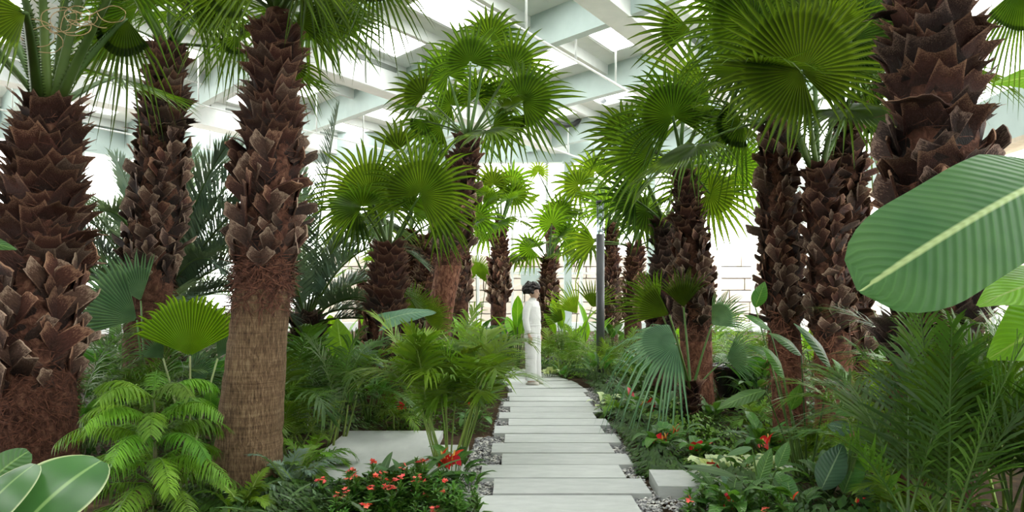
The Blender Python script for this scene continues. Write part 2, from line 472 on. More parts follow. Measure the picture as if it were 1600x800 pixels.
rp = strip_pts(1800, 4.6, 8.6, .46, .70, 1); rp2 = strip_pts(1700, 4.4, 5.5, .5, 1.45, 1); rp3 = strip_pts(1100, 9.2, 11.6, .48, .8, 1)
pebbles('gravel', 'loose grey pebbles along the left edge of the path', np.concatenate([lp, lp2]), .01, .021)
pebbles('gravel', 'loose grey pebbles along the right edge of the path', np.concatenate([rp, rp2, rp3]), .01, .021)

# ---- roof: skewed grid of beams, panels with square skylights
CZ, BZ = 8.35, 7.5
O0 = np.array([2.40, 15.44, 0]); SA, SB = 4.37, 8.44
poly = [(-26.5, BACKY - 1), (RW(BACKY) + 1.0, BACKY - 1), (RW(FARY) + 1.0, FARY + 1), (LW1[0] - 1.2, FARY + 1), (-26.5, 15.2)]
def inside(p):
    c = False; n = len(poly)
    for i in range(n):
        (x1, y1), (x2, y2) = poly[i], poly[(i + 1) % n]
        if (y1 > p[1]) != (y2 > p[1]) and p[0] < (x2 - x1) * (p[1] - y1) / (y2 - y1) + x1: c = not c
    return c
def clipline(p, d):
    """longest stretch of the line p + t d inside the roof outline"""
    ts = np.arange(-60, 60, .1); ok = [t for t in ts if inside(p + t * d)]
    return (min(ok), max(ok)) if len(ok) > 12 else None
cm = MB(); panes = []
hb = SB / 3
for i in range(-9, 9):
    for j in range(-18, 18):
        c = O0 + AH * SA * (i + .5) + BH * hb * (j + .5)
        if not inside(c): continue
        a2, b2 = SA / 2, hb / 2
        ha, hb_ = 1.0, .78                       # half size of the skylight
        oa = .35
        out = [c + AH * a * a2 + BH * b * b2 for a, b in ((-1, -1), (1, -1), (1, 1), (-1, 1))]
        inn = [c + AH * (oa + a * ha) + BH * b * hb_ for a, b in ((-1, -1), (1, -1), (1, 1), (-1, 1))]
        V = [p + np.array([0, 0, CZ]) for p in out + inn] + [p + np.array([0, 0, CZ + .07]) for p in inn] + [p + np.array([0, 0, CZ + .07]) for p in out]
        Q = [(k, (k + 1) % 4, 4 + (k + 1) % 4, 4 + k) for k in range(4)] + [(4 + k, 4 + (k + 1) % 4, 8 + (k + 1) % 4, 8 + k) for k in range(4)] \
            + [(12 + k, 8 + k, 8 + (k + 1) % 4, 12 + (k + 1) % 4) for k in range(4)]
        cm.raw(V, Q=Q)
        panes.append(c + AH * oa)
ceiling = struct('ceiling', cm, M['ceiling'], 'light grey greenhouse ceiling with square skylights')
pm = MB(); pm.raw([AH * a * .99 + BH * b * .77 for a, b in ((-1, -1), (1, -1), (1, 1), (-1, 1))], Q=[(0, 1, 2, 3)])
pane_me = pm.mesh('skylight_pane', M['glass'], False)
fm = MB()
for a in (-1, 1):
    fm.bar(AH * a * .98 - BH * .78, AH * a * .98 + BH * .78, .05, .05); fm.bar(BH * a * .76 - AH * 1.0, BH * a * .76 + AH * 1.0, .05, .05)
frame_me = fm.mesh('skylight_frame', M['white_metal'], False)
for c in panes:
    p = link('skylight_pane', pane_me, ceiling, (c[0], c[1], CZ + .05))
    link('skylight_frame', frame_me, ceiling, (c[0], c[1], CZ + .04))
def roof_line(name, p, d, z0, z1, w, mat):
    r = clipline(p, d)
    if not r: return None
    a, b = p + d * r[0], p + d * r[1]
    mb = MB(); mb.bar((*a[:2], (z0 + z1) / 2), (*b[:2], (z0 + z1) / 2), w, z1 - z0)
    return mb.obj(name, mat, ceiling, False), r
for i in range(-9, 9):
    roof_line('cross_beam', O0 + AH * SA * i, BH, BZ, CZ + .0, .26, M['teal_metal'])
for j in range(-18, 18):
    p = O0 + BH * hb * j
    if j % 3 == 0:
        r = roof_line('box_beam', p, AH, BZ - .05, CZ, .62, M['white_metal'])
        if r:
            for t in np.arange(r[1][0] + 1.2, r[1][1] - 1.2, 2.19):
                for sd in (-1, 1):
                    mb = MB(); q = p + AH * t + nz(np.cross(AH, (0, 0, 1))) * sd * .32
                    mb.bar((*(q - AH * .8)[:2], CZ - .2), (*(q + AH * .8)[:2], CZ - .2), .03, .14)
                    mb.obj('vent_slot', M['vent'], ceiling, False)
    else:
        roof_line('purlin', p, AH, CZ - .3, CZ, .12, M['white_metal'])
for j in range(-17, 18):
    p = O0 + BH * hb * (j + .5); r = clipline(p, AH)
    if not r or j % 2: continue
    a, b = p + AH * (r[0] + .3), p + AH * (r[1] - .3)
    mb = MB(); mb.tube([(*a[:2], 7.0), (*b[:2], 7.0)], .028, 6); rod = mb.obj('tie_rod', M['white_metal'], ceiling)
    for t in np.arange(r[0] + 1, r[1] - .5, SA / 2):
        q = p + AH * t
        mb = MB(); mb.tube([(*q[:2], 7.0), (*q[:2], CZ + .02)], .026, 6); mb.obj('hanger', M['white_metal'], rod)

# dark bent drain pipe under the far roof
mb = MB(); mb.tube([at(858, 188, 27.5), at(884, 196, 27.5), at(897, 194, 27.5), at(916, 180, 27.5), at(946, 156, 27.5)], .1, 8)
dp = mb.obj('roof_drain_pipe', M['dark_metal']); tag(dp, 'dark bent drain pipe hanging under the far roof', 'pipe')

# ---- glass walls
wn = [0]
def glazed(side, p0, p1, bay, trans, top, band, label, wlabel):
    p0, p1 = np.asarray(p0, float), np.asarray(p1, float)
    L = np.linalg.norm(p1[:2] - p0[:2]); d = nz([*(p1 - p0)[:2], 0]); sd = nz(np.cross(d, (0, 0, 1)))
    w = MB(); w.bar((*p0[:2], .1), (*p1[:2], .1), .3, .42)
    wall = struct('wall_' + side, w, M['white_metal'], label)
    for z0, z1, th, mt in band:
        b = MB(); b.bar((*p0[:2], (z0 + z1) / 2), (*p1[:2], (z0 + z1) / 2), th, z1 - z0); b.obj('wall_beam', mt, wall, False)
    wn[0] += 1
    win = bpy.data.objects.new('window_%d' % wn[0], None); col.objects.link(win); win['kind'] = 'structure'; win['label'] = wlabel
    n = max(1, int(round(L / bay)))
    mm = MB(); mm.box(-.06, .06, -.09, .09, .3, top); mme = mm.mesh('mullion', M['white_metal'], False)
    rz = math.atan2(d[1], d[0])
    for k in range(n + 1):
        q = p0 + d * L * k / n
        o = link('mullion', mme, win, (q[0], q[1], 0)); o.rotation_euler = (0, 0, rz)
    for z in trans:
        mb = MB(); mb.bar((*p0[:2], z), (*p1[:2], z), .12, .09); mb.obj('transom', M['white_metal'], win, False)
    zs = [.3] + list(trans) + [top]
    for a, b in zip(zs[:-1], zs[1:]):
        mb = MB(); bw = L / n; mb.raw([(-bw / 2, 0, a), (bw / 2, 0, a), (bw / 2, 0, b), (-bw / 2, 0, b)], Q=[(0, 1, 2, 3)])
        me = mb.mesh('pane', M['glass'], False)
        for k in range(n):
            q = p0 + d * L * (k + .5) / n
            o = link('pane', me, win, (q[0], q[1], 0)); o.rotation_euler = (0, 0, rz)
    return wall, win
glazed('right', (RW(BACKY), BACKY, 0), (RW(FARY), FARY, 0), 1.55, [2.6, 6.2], CZ, [(4.2, 5.1, .5, M['teal_metal']), (4.12, 4.2, .54, M['cream']), (7.9, CZ, .4, M['teal_metal'])],
       'right glass wall with a deep grey-green beam above the lower windows', 'tall window panes of the right wall between white mullions')
glazed('far', (LW1[0], FARY, 0), (RW(FARY), FARY, 0), 1.5, [2.4, 4.8], CZ, [(7.1, CZ, .4, M['teal_metal'])],
       'far glass wall under a grey-green beam', 'far window panes between white mullions')
glazed('left', LW0, LW1, 1.7, [2.6, 5.0], CZ, [(7.0, CZ, .4, M['teal_metal'])],
       'slanting left glass wall under a grey-green beam', 'window panes of the slanting left wall')
glazed('side', (-25, BACKY, 0), LW0, 2.6, [2.6, 5.0], CZ, [(7.0, CZ, .4, M['teal_metal'])], 'near left glass wall outside the view', 'near left window panes')
mb = MB(); mb.bar((RW(BACKY), BACKY, CZ / 2), (-25, BACKY, CZ / 2), .3, CZ)  # out of view; solid instead of glazed to reduce frontal fill light
struct('wall_back', mb, M['ceiling_wall'], 'unseen pale wall behind the viewpoint, made solid to cut front light')
# columns of the far wall
for i, (px, lab) in enumerate(((887, 'slim grey-green column at the far wall right of the woman'), (1017, 'slim grey-green column at the far wall behind the right palms'), (700, 'slim grey-green column at the far wall behind the middle palms'))):
    c = at(px, 460, FARY - .5)
    mb = MB(); mb.box(c[0] - .16, c[0] + .16, c[1] - .16, c[1] + .16, GZ, 7.1); mb.box(c[0] - .24, c[0] + .24, c[1] - .24, c[1] + .24, GZ, .1); mb.box(c[0] - .22, c[0] + .22, c[1] - .22, c[1] + .22, 6.98, 7.1)
    o = mb.obj('column', M['teal_metal'], None, False); o['kind'] = 'structure'; o['label'] = lab
# pale sign with dots on the far wall
c = at(829, 432, FARY - .35); g = thing('notice_board', 'pale green board with two rows of white dots at the far windows', 'board', (c[0], c[1], 0))
mb = MB(); mb.box(-.42, .42, -.03, .03, c[2] - .36, c[2] + .36); mb.obj('board_panel', M['teal_metal'], g, False)
mb = MB(); mb.box(-.36, -.32, -.02, .02, GZ, c[2] - .36); mb.box(.32, .36, -.02, .02, GZ, c[2] - .36); mb.obj('board_post', M['teal_metal'], g, False)
for r in range(2):
    for q in range(5):
        mb = MB(); mb.ball((-.32 + q * .15, -.035, c[2] + .25 - r * .17), (.035, .012, .035), 8, 5); mb.obj('dot', M['white_metal'], g)

# ---- outside: stone retaining bank behind the far and right glass
def stone_bank(name, label, p0, p1, h, rows, bw, seed):
    r = random.Random(seed); p0, p1 = np.array(p0, float), np.array(p1, float)
    L = np.linalg.norm(p1 - p0); d = nz(p1 - p0); rz = math.atan2(d[1], d[0])
    mb = MB(); mb.bar((*(p0 + np.array([-d[1], d[0], 0]) * .55)[:2], h / 2 - .1), (*(p1 + np.array([-d[1], d[0], 0]) * .55)[:2], h / 2 - .1), .6, h)
    bank = mb.obj(name, M['stone'], None, False); bank['kind'] = 'structure'; bank['label'] = label
    bm = MB(); bm.box(-.5, .5, -.2, .3, 0, 1); bme = bm.mesh('stone', M['stone'], False)
    rh = h / rows
    for k in range(rows):
        t = -r.uniform(0, bw)
        while t < L:
            w = bw * r.uniform(.7, 1.4); q = p0 + d * (t + w / 2)
            o = link('stone', bme, bank); o.location = (q[0], q[1] + r.uniform(-.04, .04), GZ + k * rh); o.scale = (w - .05, 1, rh - .05)
            o.rotation_euler = (0, 0, rz)
            t += w
stone_bank('retaining_wall', 'pale beige stone retaining wall outside the far windows', (-9, 36, 0), (13, 36, 0), 3.6, 6, 1.9, 1)
stone_bank('retaining_wall', 'pale beige stone retaining wall outside the right windows', (18.5, 34, 0), (15.5, 2, 0), 3.0, 5, 2.2, 2)

# ================================================================== PALMS
UP = np.array([0, 0, 1.0])
def rotv(v, ax, deg):
    a = math.radians(deg); ax = nz(ax); c, s = math.cos(a), math.sin(a)
    return v * c + np.cross(ax, v) * s + ax * np.dot(ax, v) * (1 - c)

def fan(mb, hub, mid, nrm, R, nr, n=56, spread=290, split=.46, droop=.25, cup=.08, m=0, wid=1.0):
    """pleated fan blade: fused inner part, free tapering tips that sag with gravity"""
    mid = nz(mid); nrm = nz(nrm - mid * np.dot(mid, nrm)); side = np.cross(mid, nrm)
    th = np.radians(np.linspace(-spread / 2, spread / 2, 2 * n + 1))
    lf = 1 - .40 * (np.abs(th) / math.pi) ** 1.6
    rows = np.array([.025, .2, .38, split])
    hw0 = math.radians(spread) / (2 * n) * split * R
    plea = np.where(np.arange(2 * n + 1) % 2 == 0, 1., -1.) * .75 * math.radians(spread) / (2 * n)
    D = np.cos(th)[:, None] * mid + np.sin(th)[:, None] * side
    inner = []
    for s in rows:
        r = s * R * lf
        P = hub + D * r[:, None] + nrm * (plea * r + cup * r * r / R)[:, None]
        P[:, 2] -= droop * .25 * R * s * s
        inner.append(P)
    inner = np.array(inner); k1 = len(rows)
    W = 2 * n + 1
    idx = np.arange(k1 * W).reshape(k1, W)
    Q = [np.stack([idx[:-1, :-1], idx[:-1, 1:], idx[1:, 1:], idx[1:, :-1]], -1).reshape(-1, 4)]
    UVi = np.stack([np.repeat(((np.arange(W) % 2) * .5)[None], k1, 0), np.repeat(rows[:, None], W, 1)], -1)
    c = th[1::2]; Dm = np.cos(c)[:, None] * mid + np.sin(c)[:, None] * side
    Dp = -np.sin(c)[:, None] * mid + np.cos(c)[:, None] * side
    lfm = lf[1::2] * nr.uniform(.93, 1.06, n)
    sw = nr.normal(0, .05, n); dz = droop * nr.uniform(.5, 1.5, n); tw = nr.normal(0, .06, n)
    ts = np.array([.3, .6, .85, 1.0]); outer = []; UVo = []
    for t in ts:
        s = lerp(split, 1, t); r = s * R * lfm
        hw = hw0 * wid * (.98 - .96 * t ** 1.7) * lf[1::2]
        C = hub + Dm * r[:, None] + Dp * (sw * R * t * t)[:, None] + nrm * (cup * r * r / R + tw * R * t * t)[:, None]
        C[:, 2] -= droop * .25 * R * s * s + dz * R * .55 * t ** 2
        pl = -nrm[None] * (hw * .8)[:, None]
        trip = np.stack([C - Dp * hw[:, None], C + pl, C + Dp * hw[:, None]], 1)
        outer.append(trip); UVo.append(np.stack([np.repeat(np.array([[0, .5, 1.]]), n, 0), np.full((n, 3), s)], -1))
    outer = np.array(outer)                                        # rows, n, 3, xyz
    o0 = k1 * W; ro = np.arange(len(ts) * n * 3).reshape(len(ts), n, 3) + o0
    base = np.stack([idx[-1, 0:-1:2], idx[-1, 1::2], idx[-1, 2::2]], 1)
    R_ = np.concatenate([base[None], ro], 0)
    Q.append(np.stack([R_[:-1, :, :-1], R_[:-1, :, 1:], R_[1:, :, 1:], R_[1:, :, :-1]], -1).reshape(-1, 4))
    mb.raw(np.concatenate([inner.reshape(-1, 3), outer.reshape(-1, 3)]), Q=np.concatenate(Q),
           UV=np.concatenate([UVi.reshape(-1, 2), np.array(UVo).reshape(-1, 2)]), m=m)

def bez(p0, p1, p2, n=8):
    t = np.linspace(0, 1, n)[:, None]
    return p0 * (1 - t) ** 2 + 2 * p1 * t * (1 - t) + p2 * t * t

def stalk(mb, p0, p1, r0, r1, bend, teeth=0, m=0, n=8):
    p0, p1 = np.asarray(p0, float), np.asarray(p1, float)
    ctrl = (p0 + p1) / 2 + np.asarray(bend, float)
    P = bez(p0, ctrl, p1, n)
    mb.tube(P, np.linspace(r0, r1, n), 6, m, flat=.55)
    if teeth:
        T = bez(p0, ctrl, p1, teeth); tan = np.gradient(T, axis=0); tan /= np.linalg.norm(tan, axis=1)[:, None]
        sd = np.cross(tan, UP if abs(nz(p1 - p0)[2]) < .9 else np.array([0, 1., 0])); sd /= np.linalg.norm(sd, axis=1)[:, None]
        rr = np.linspace(r0, r1, teeth)[:, None]
        V = []; 
        for s in (-1, 1):
            a = T + sd * s * rr * .9
            V.append(np.stack([a - tan * .012, a + tan * .012, a + sd * s * .028 + tan * .014], 1))
        V = np.concatenate(V).reshape(-1, 3)
        mb.raw(V, T=np.arange(len(V)).reshape(-1, 3), m=m)
    return P

# --- old leaf bases (boots): closed curled scales, shared between palms
def boot_mesh(kind, seed, mats):
    r = random.Random(seed); nu, nv = 5, 5
    P = np.zeros((nv, nu, 3)); UV = np.zeros((nv, nu, 2))
    for j in range(nv):
        t = j / (nv - 1)
        for i in range(nu):
            u = i / (nu - 1) * 2 - 1
            if kind == 'scale':
                w = lerp(.70, .46, t)
                z = t + (.2 * abs(u) ** 1.5 - .12) * t ** 3 + r.uniform(-.04, .04)
                y = .03 + .14 * t + .5 * t ** 3 * (.6 + .4 * abs(u)) - .3 * (u * w) ** 2 * (1 - t) + .14 * abs(u) * t * t + r.uniform(-.02, .02)
            else:
                w = lerp(.40, .32, t)
                z = t + r.uniform(-.04, .04) - .06 * u * (t > .9)
                y = .06 + .12 * t + .12 * t * t - .25 * (u * w) ** 2 + r.uniform(-.015, .015)
            P[j, i] = (u * w + r.uniform(-.015, .015), y, z); UV[j, i] = (i / (nu - 1), t)
    th = .06 if kind == 'scale' else .12
    B = P.copy(); B[..., 1] -= th * np.linspace(1, .5, nv)[:, None]; B[0, :, 1] -= .1
    mb = MB(); mb.grid(P, UV); mb.grid(B[:, ::-1], UV)
    for a, b, v in ((P[-1], B[-1], 1.15), (P[:, 0], B[:, 0], .7), (P[:, -1], B[:, -1], .7)):
        mb.grid(np.stack([a, b]), np.full((2, len(a), 2), v))
    return mb.mesh('leaf_base', mats, True)
BOOT = {}
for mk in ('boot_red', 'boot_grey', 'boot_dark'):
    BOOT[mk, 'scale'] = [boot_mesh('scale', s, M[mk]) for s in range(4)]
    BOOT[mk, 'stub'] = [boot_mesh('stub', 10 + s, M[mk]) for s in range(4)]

class Trunk:
    """centre line of a trunk from pixels at one depth"""
    def __init__(s, pts, Y, w, lean=0.0):
        top = pts[-1][1]
        W = np.array([at(px, py, Y) for px, py in pts]); W[:, 1] += lean * (W[:, 2] - W[0, 2])
        W[0, 2] = GZ - .03
        s.z = W[:, 2]; s.x = W[:, 0]; s.y = W[:, 1]; s.r = np.array(w) * Y / F / 2
        s.z0, s.z1 = s.z[0], s.z[-1]; s.Y = Y
    def c(s, z): return np.array([np.interp(z, s.z, s.x), np.interp(z, s.z, s.y), z])
    def rad(s, z): return float(np.interp(z, s.z, s.r))
    def zpx(s, py): return EYE + (HOR - py) * s.Y / F

def make_trunk(root, org, T, mat, nr, rough=.06, n=26, dz=.07, zs2=None):
    zs = np.arange(T.z0 - .05, T.z1 + .02, dz)
    a = np.linspace(0, 2 * math.pi, n, endpoint=False); P = []
    ph = nr.uniform(0, 6, 4)
    for k, z in enumerate(zs):
        flare = 1 + .16 * math.exp(-max(0, z - T.z0) / .18)
        rr = T.rad(z) * flare * (1 + rough * (.4 * np.sin(3 * a + ph[0] + z * 2) + .3 * np.sin(7 * a + ph[1] - z * 5)) + nr.normal(0, rough * .28, n) + .012 * math.sin(z * 40))
        P.append(T.c(z) - org + np.stack([np.cos(a) * rr, np.sin(a) * rr, np.zeros(n)], -1))
    P = np.array(P); mb = MB(); k2 = len(zs) - 1 if zs2 is None else int(np.clip(np.searchsorted(zs, zs2), 1, len(zs) - 1))
    mb.grid(P[:k2 + 1], closed=True, m=0)
    if k2 < len(zs) - 1: mb.grid(P[k2:], closed=True, m=1)
    mb.raw(np.array([*P[-1], P[-1].mean(0) + np.array([0, 0, .05])]), T=[(i, (i + 1) % n, n) for i in range(n)])
    return mb.obj('trunk', [mat, M['bark_fibre']], root)

def add_boots(root, org, T, z0, z1, rng, size, mk, kindfn, single, limit=300):
    items = []; z = z0; row = 0
    while z < z1:
        r = T.rad(z); sc = size * rng.uniform(.92, 1.08)
        cnt = max(5, int(round(2 * math.pi * r / (sc * .92))))
        for k in range(cnt):
            az = 2 * math.pi * (k + .5 * (row % 2) + rng.uniform(-.16, .16)) / cnt
            kind = kindfn((z - z0) / max(.01, z1 - z0))
            zz = z + rng.uniform(-.03, .03) * size * 5
            q = T.c(zz) - org; rr = T.rad(zz) * .96
            p = q + np.array([math.cos(az) * rr, math.sin(az) * rr, 0])
            tw = (1 if (row + k) % 2 else -1) * rng.uniform(30, 62) if kind == 'stub' else rng.uniform(-22, 22)
            tilt = rng.uniform(-4, 8) if kind == 'stub' else rng.uniform(-8, 6)
            if rng.random() < .09: tilt += rng.uniform(18, 45)
            m = Matrix.Translation(Vector(p)) @ Matrix.Rotation(az - math.pi / 2, 4, 'Z') @ Matrix.Rotation(-math.radians(tilt), 4, 'X') @ Matrix.Rotation(math.radians(tw), 4, 'Y')
            s = sc * rng.uniform(.7, 1.25)
            m = m @ Matrix.Diagonal((s * rng.uniform(.85, 1.15), s, s * (1.0 if kind == 'scale' else 1.55), 1))
            items.append((rng.choice(BOOT[mk(rng, (z - z0) / max(.01, z1 - z0)), kind]), m, az))
        z += size * .55; row += 1
    # pieces on the side turned away from the viewpoint are merged first when there are too many
    if single:
        items.sort(key=lambda it: math.sin(it[2]))
        one, rest = items[:limit], items[limit:]
        for me, m, az in one: link('leaf_base', me, root, mat=m)
    else: rest = items
    if rest:
        mb = MB()
        groups = {}
        for me, m, az in rest:
            mt = me.materials[0]
            mi = groups.setdefault(mt.name, (len(groups), mt))[0]
            V = np.empty(len(me.vertices) * 3); me.vertices.foreach_get('co', V); V = V.reshape(-1, 3)
            A = np.array(m); V = V @ A[:3, :3].T + A[:3, 3]
            L = np.empty(len(me.loops), int); me.loops.foreach_get('vertex_index', L)
            uvl = np.empty(len(me.loops) * 2); me.uv_layers[0].data.foreach_get('uv', uvl)
            UV = np.zeros((len(V), 2)); UV[L] = uvl.reshape(-1, 2)
            mb.raw(V, Q=L.reshape(-1, 4), UV=UV, m=mi)
        o = mb.obj('leaf_base', [g[1] for g in groups.values()], root); o['kind'] = 'stuff'

def add_fibre(root, org, T, z0, z1, n, nr, L=.16, w=.0035, mat='fibre'):
    az = nr.uniform(0, 6.283, n); z = nr.uniform(z0, z1, n)
    C = np.array([T.c(v) for v in z]) - org; R = np.array([T.rad(v) for v in z])
    out = np.stack([np.cos(az), np.sin(az), np.zeros(n)], -1); tg = np.stack([-np.sin(az), np.cos(az), np.zeros(n)], -1)
    d = tg * nr.normal(0, .8, (n, 1)) + UP * nr.normal(-.25, .7, (n, 1)); d /= np.linalg.norm(d, axis=1)[:, None]
    ll = L * nr.uniform(.4, 1.4, (n, 1))
    p0 = C + out * (R * .99)[:, None]; p1 = p0 + d * ll * .5 + out * nr.uniform(.008, .03, (n, 1)); p2 = p0 + d * ll + out * nr.uniform(-.01, .05, (n, 1))
    sd = np.cross(d, out) * w
    V = np.stack([p0 - sd, p0 + sd, p1 - sd, p1 + sd, p2 - sd * .4, p2 + sd * .4], 1).reshape(-1, 3)
    b = (np.arange(n) * 6)[:, None]
    Q = np.concatenate([b + np.array([[0, 1, 3, 2]]), b + np.array([[2, 3, 5, 4]])])
    mb = MB(); mb.raw(V, Q=Q); o = mb.obj('trunk_fibre', M[mat], root); o['kind'] = 'stuff'

def frond_obj(root, org, base, hub, mid, nrm, R, nr, blade='fan', pr=(.032, .016), teeth=0, bend=None, pmat='petiole', **kw):
    mb = MB(); fan(mb, np.asarray(hub) - org, np.asarray(mid, float), np.asarray(nrm, float), R, nr, **kw)
    o = mb.obj('frond', M[blade], root, smooth=False)
    mb = MB()
    if bend is None:
        h = np.asarray(hub) - np.asarray(base); bend = UP * .10 * np.linalg.norm(h[:2]) 
    stalk(mb, np.asarray(base) - org, np.asarray(hub) - org, pr[0], pr[1], bend, teeth)
    mb.obj('petiole', M[pmat], o)
    return o

def palm(label, pts, Y, w, boots=None, bsize=.19, heroes=(), rand=0, Lp=1.0, R=.85, rel=(-35, 80), seed=1, single=True, bark='bark_fibre', fibre=0,
         fib=None, mk=None, kindfn=None, blade='fan', lean=0.0, teeth=0, n=56, droop=.3, pr=(.032, .016), name='fan_palm', cat='palm tree', group='fan palms with scaly trunks', azr=(0, 360), rough=.06, topr=None):
    rng = random.Random(seed); nr = np.random.RandomState(seed)
    T = Trunk(pts, Y, w, lean); org = T.c(T.z0); org[2] = GZ
    root = thing(name, label, cat, org, group)
    make_trunk(root, org, T, M[bark], nr, rough, zs2=T.zpx(boots[0]) - .25 if boots else None)
    if boots:
        z0, z1 = T.zpx(boots[0]), T.zpx(boots[1])
        mk = mk or (lambda r, t: 'boot_red' if r.random() < t * 1.2 else 'boot_grey')
        kindfn = kindfn or (lambda t: 'scale' if t > .55 else 'stub')
        add_boots(root, org, T, z0, z1, rng, bsize, mk, kindfn, single)
    if fibre:
        z0, z1 = T.zpx(fib[0]), T.zpx(fib[1]); add_fibre(root, org, T, z0, z1, fibre, nr, mat='fibre_red' if bark == 'bark_red' else 'fibre')
    if boots and single:
        add_fibre(root, org, T, T.zpx(boots[0]), T.zpx(boots[1]), 450, nr, .22, .0022)
    top = T.c(T.z1)
    for h in heroes:
        hx, hy, dY, Rpx, ang = h[:5]; o = dict(h[5]) if len(h) > 5 else {}
        Yh = Y + dY; hub = at(hx, hy, Yh); Rm = Rpx * Yh / F
        a = math.radians(ang); scr = np.array([math.cos(a), 0, math.sin(a)])
        ln = o.pop('lean', 0); roll = o.pop('roll', 0)
        mid = scr * math.cos(math.radians(ln)) + np.array([0, 1., 0]) * math.sin(math.radians(ln))
        nrm = np.array([0, -1., 0]) * math.cos(math.radians(ln)) + scr * math.sin(math.radians(ln))
        nrm = rotv(nrm, mid, roll)
        o.setdefault('droop', droop); o.setdefault('split', .3 if o['droop'] >= .45 else .44); o.setdefault('n', max(9, int(min(44, max(20, Rpx * .36)) * o.get('spread', 290) / 300))); bl = o.pop('blade', blade); b = o.pop('bend', None); ppr = o.pop('pr', pr)
        bs = top + np.array([math.cos(a) * T.r[-1] * .6, -.02 if dY <= 0 else .05, 0])
        frond_obj(root, org, bs, hub, mid, nrm, Rm, nr, bl, ppr, teeth, b, **o)
    for k in range(rand):
        t = (k + .5) / rand
        el = math.radians(lerp(rel[1], rel[0], t) + rng.uniform(-8, 8)); az = math.radians(lerp(azr[0], azr[1], (k * .618 + rng.uniform(-.05, .05)) % 1))
        d = np.array([math.cos(az) * math.cos(el), math.sin(az) * math.cos(el), math.sin(el)])
        lp = Lp * rng.uniform(.8, 1.15)
        hub = top + d * lp; hub[2] -= .12 * lp * math.cos(el)
        el2 = el - math.radians(rng.uniform(15, 40))
        mid = np.array([math.cos(az) * math.cos(el2), math.sin(az) * math.cos(el2), math.sin(el2)])
        nrm = np.array([-math.cos(az) * math.sin(el2), -math.sin(az) * math.sin(el2), math.cos(el2)])
        nrm = rotv(nrm, mid, rng.uniform(-35, 35))
        bl = blade
        frond_obj(root, org, top + np.array([d[0], d[1], 0]) * T.r[-1] * .7, hub, mid, nrm, R * rng.uniform(.85, 1.1), nr, bl, pr, teeth,
                  n=int(min(40, max(18, R * F / Y * .38))), spread=rng.uniform(200, 300), droop=droop * rng.uniform(.7, 1.5), split=rng.uniform(.36, .5))
    return root

# ---- foreground palms, left
edge_palm = palm('thick scaly fan palm trunk at the left edge with long thorny green leaf stalks', [(48, 735), (52, 600), (62, 400), (74, 250), (78, 162)], 5.8, [122, 118, 108, 78, 58], (602, 168), .175,
     [(-70, 30, -.3, 150, 120, dict(spread=200)), (20, -70, .1, 150, 100, dict(spread=220)), (62, -110, -.2, 150, 95), (110, -110, .2, 150, 80), (140, -70, .0, 150, 60, dict(spread=200)),
      (196, 28, .2, 150, -112, dict(spread=130, droop=.5, split=.3, lean=10)), (190, -40, -.3, 150, 20, dict(spread=160)), (-30, -30, .5, 140, 140), (40, 20, -1.0, 110, -160, dict(spread=120))],
     rand=3, seed=11, mk=lambda r, t: 'boot_red' if r.random() < .25 + t else 'boot_grey', kindfn=lambda t: 'scale' if t > .42 else 'stub',
     fibre=1500, fib=(735, 560), teeth=34, pr=(.05, .024), rel=(20, 85))
_r = random.Random(4)
for k in range(7):
    p = np.array(at(80 + 12 * k, 50 - 5 * k, 5.35)) - np.array(edge_palm.location); P = [p.copy()]; a = _r.uniform(0, 6)
    for q in range(26):
        a += _r.uniform(.1, .45); p = p + np.array([math.cos(a) * .035, _r.uniform(-.01, .01), math.sin(a) * .022 - .002]); P.append(p.copy())
    mb = MB(); mb.tube(np.array(P), .0035, 4); mb.obj('dry_thread', M['dry'], edge_palm)
palm('dark scaly fan palm between the left edge palm and the ringed trunk', [(224, 668), (232, 480), (246, 330), (258, 160), (262, 68)], 8.2, [66, 66, 66, 50, 34], (440, 80), .15,
     [(300, 2, -.2, 120, 25, dict(spread=200)), (215, 10, -.2, 120, 150, dict(spread=200)), (262, -20, .2, 120, 90), (330, -10, .2, 120, -20, dict(spread=160, droop=.5)), (190, 40, .2, 100, -150, dict(spread=150, droop=.5))],
     rand=6, seed=12, mk=lambda r, t: 'boot_red' if r.random() < t * t else ('boot_dark' if r.random() < .5 else 'boot_grey'), kindfn=lambda t: 'scale' if t > .6 else 'stub', fibre=500, fib=(520, 430), rel=(-10, 80), R=.9)
palm('fan palm with a wide ringed tan trunk base in the left foreground', [(384, 764), (392, 640), (408, 470), (418, 330), (428, 150), (436, 18)], 5.5, [104, 96, 84, 78, 60, 40], (415, 45), .135,
     [(462, 34, -.1, 105, 12, dict(spread=110, droop=.35, split=.35)), (450, 95, .3, 90, -38, dict(spread=70, split=.35, roll=30)), (585, -45, .3, 125, -95, dict(spread=150, split=.3, droop=.45)), (430, -60, -.4, 170, 95),
      (370, -20, -.1, 130, -150, dict(spread=150, droop=.5)), (480, -60, -.2, 140, 30), (372, 55, .5, 80, -120, dict(spread=100, droop=.5)), (500, -20, .8, 110, -30, dict(spread=120, droop=.4))],
     rand=4, seed=13, bark='bark_ring', mk=lambda r, t: 'boot_red' if r.random() < .15 + t else 'boot_grey', kindfn=lambda t: 'scale' if t > .45 else 'stub', fibre=900, fib=(480, 400), rel=(0, 85), teeth=26)
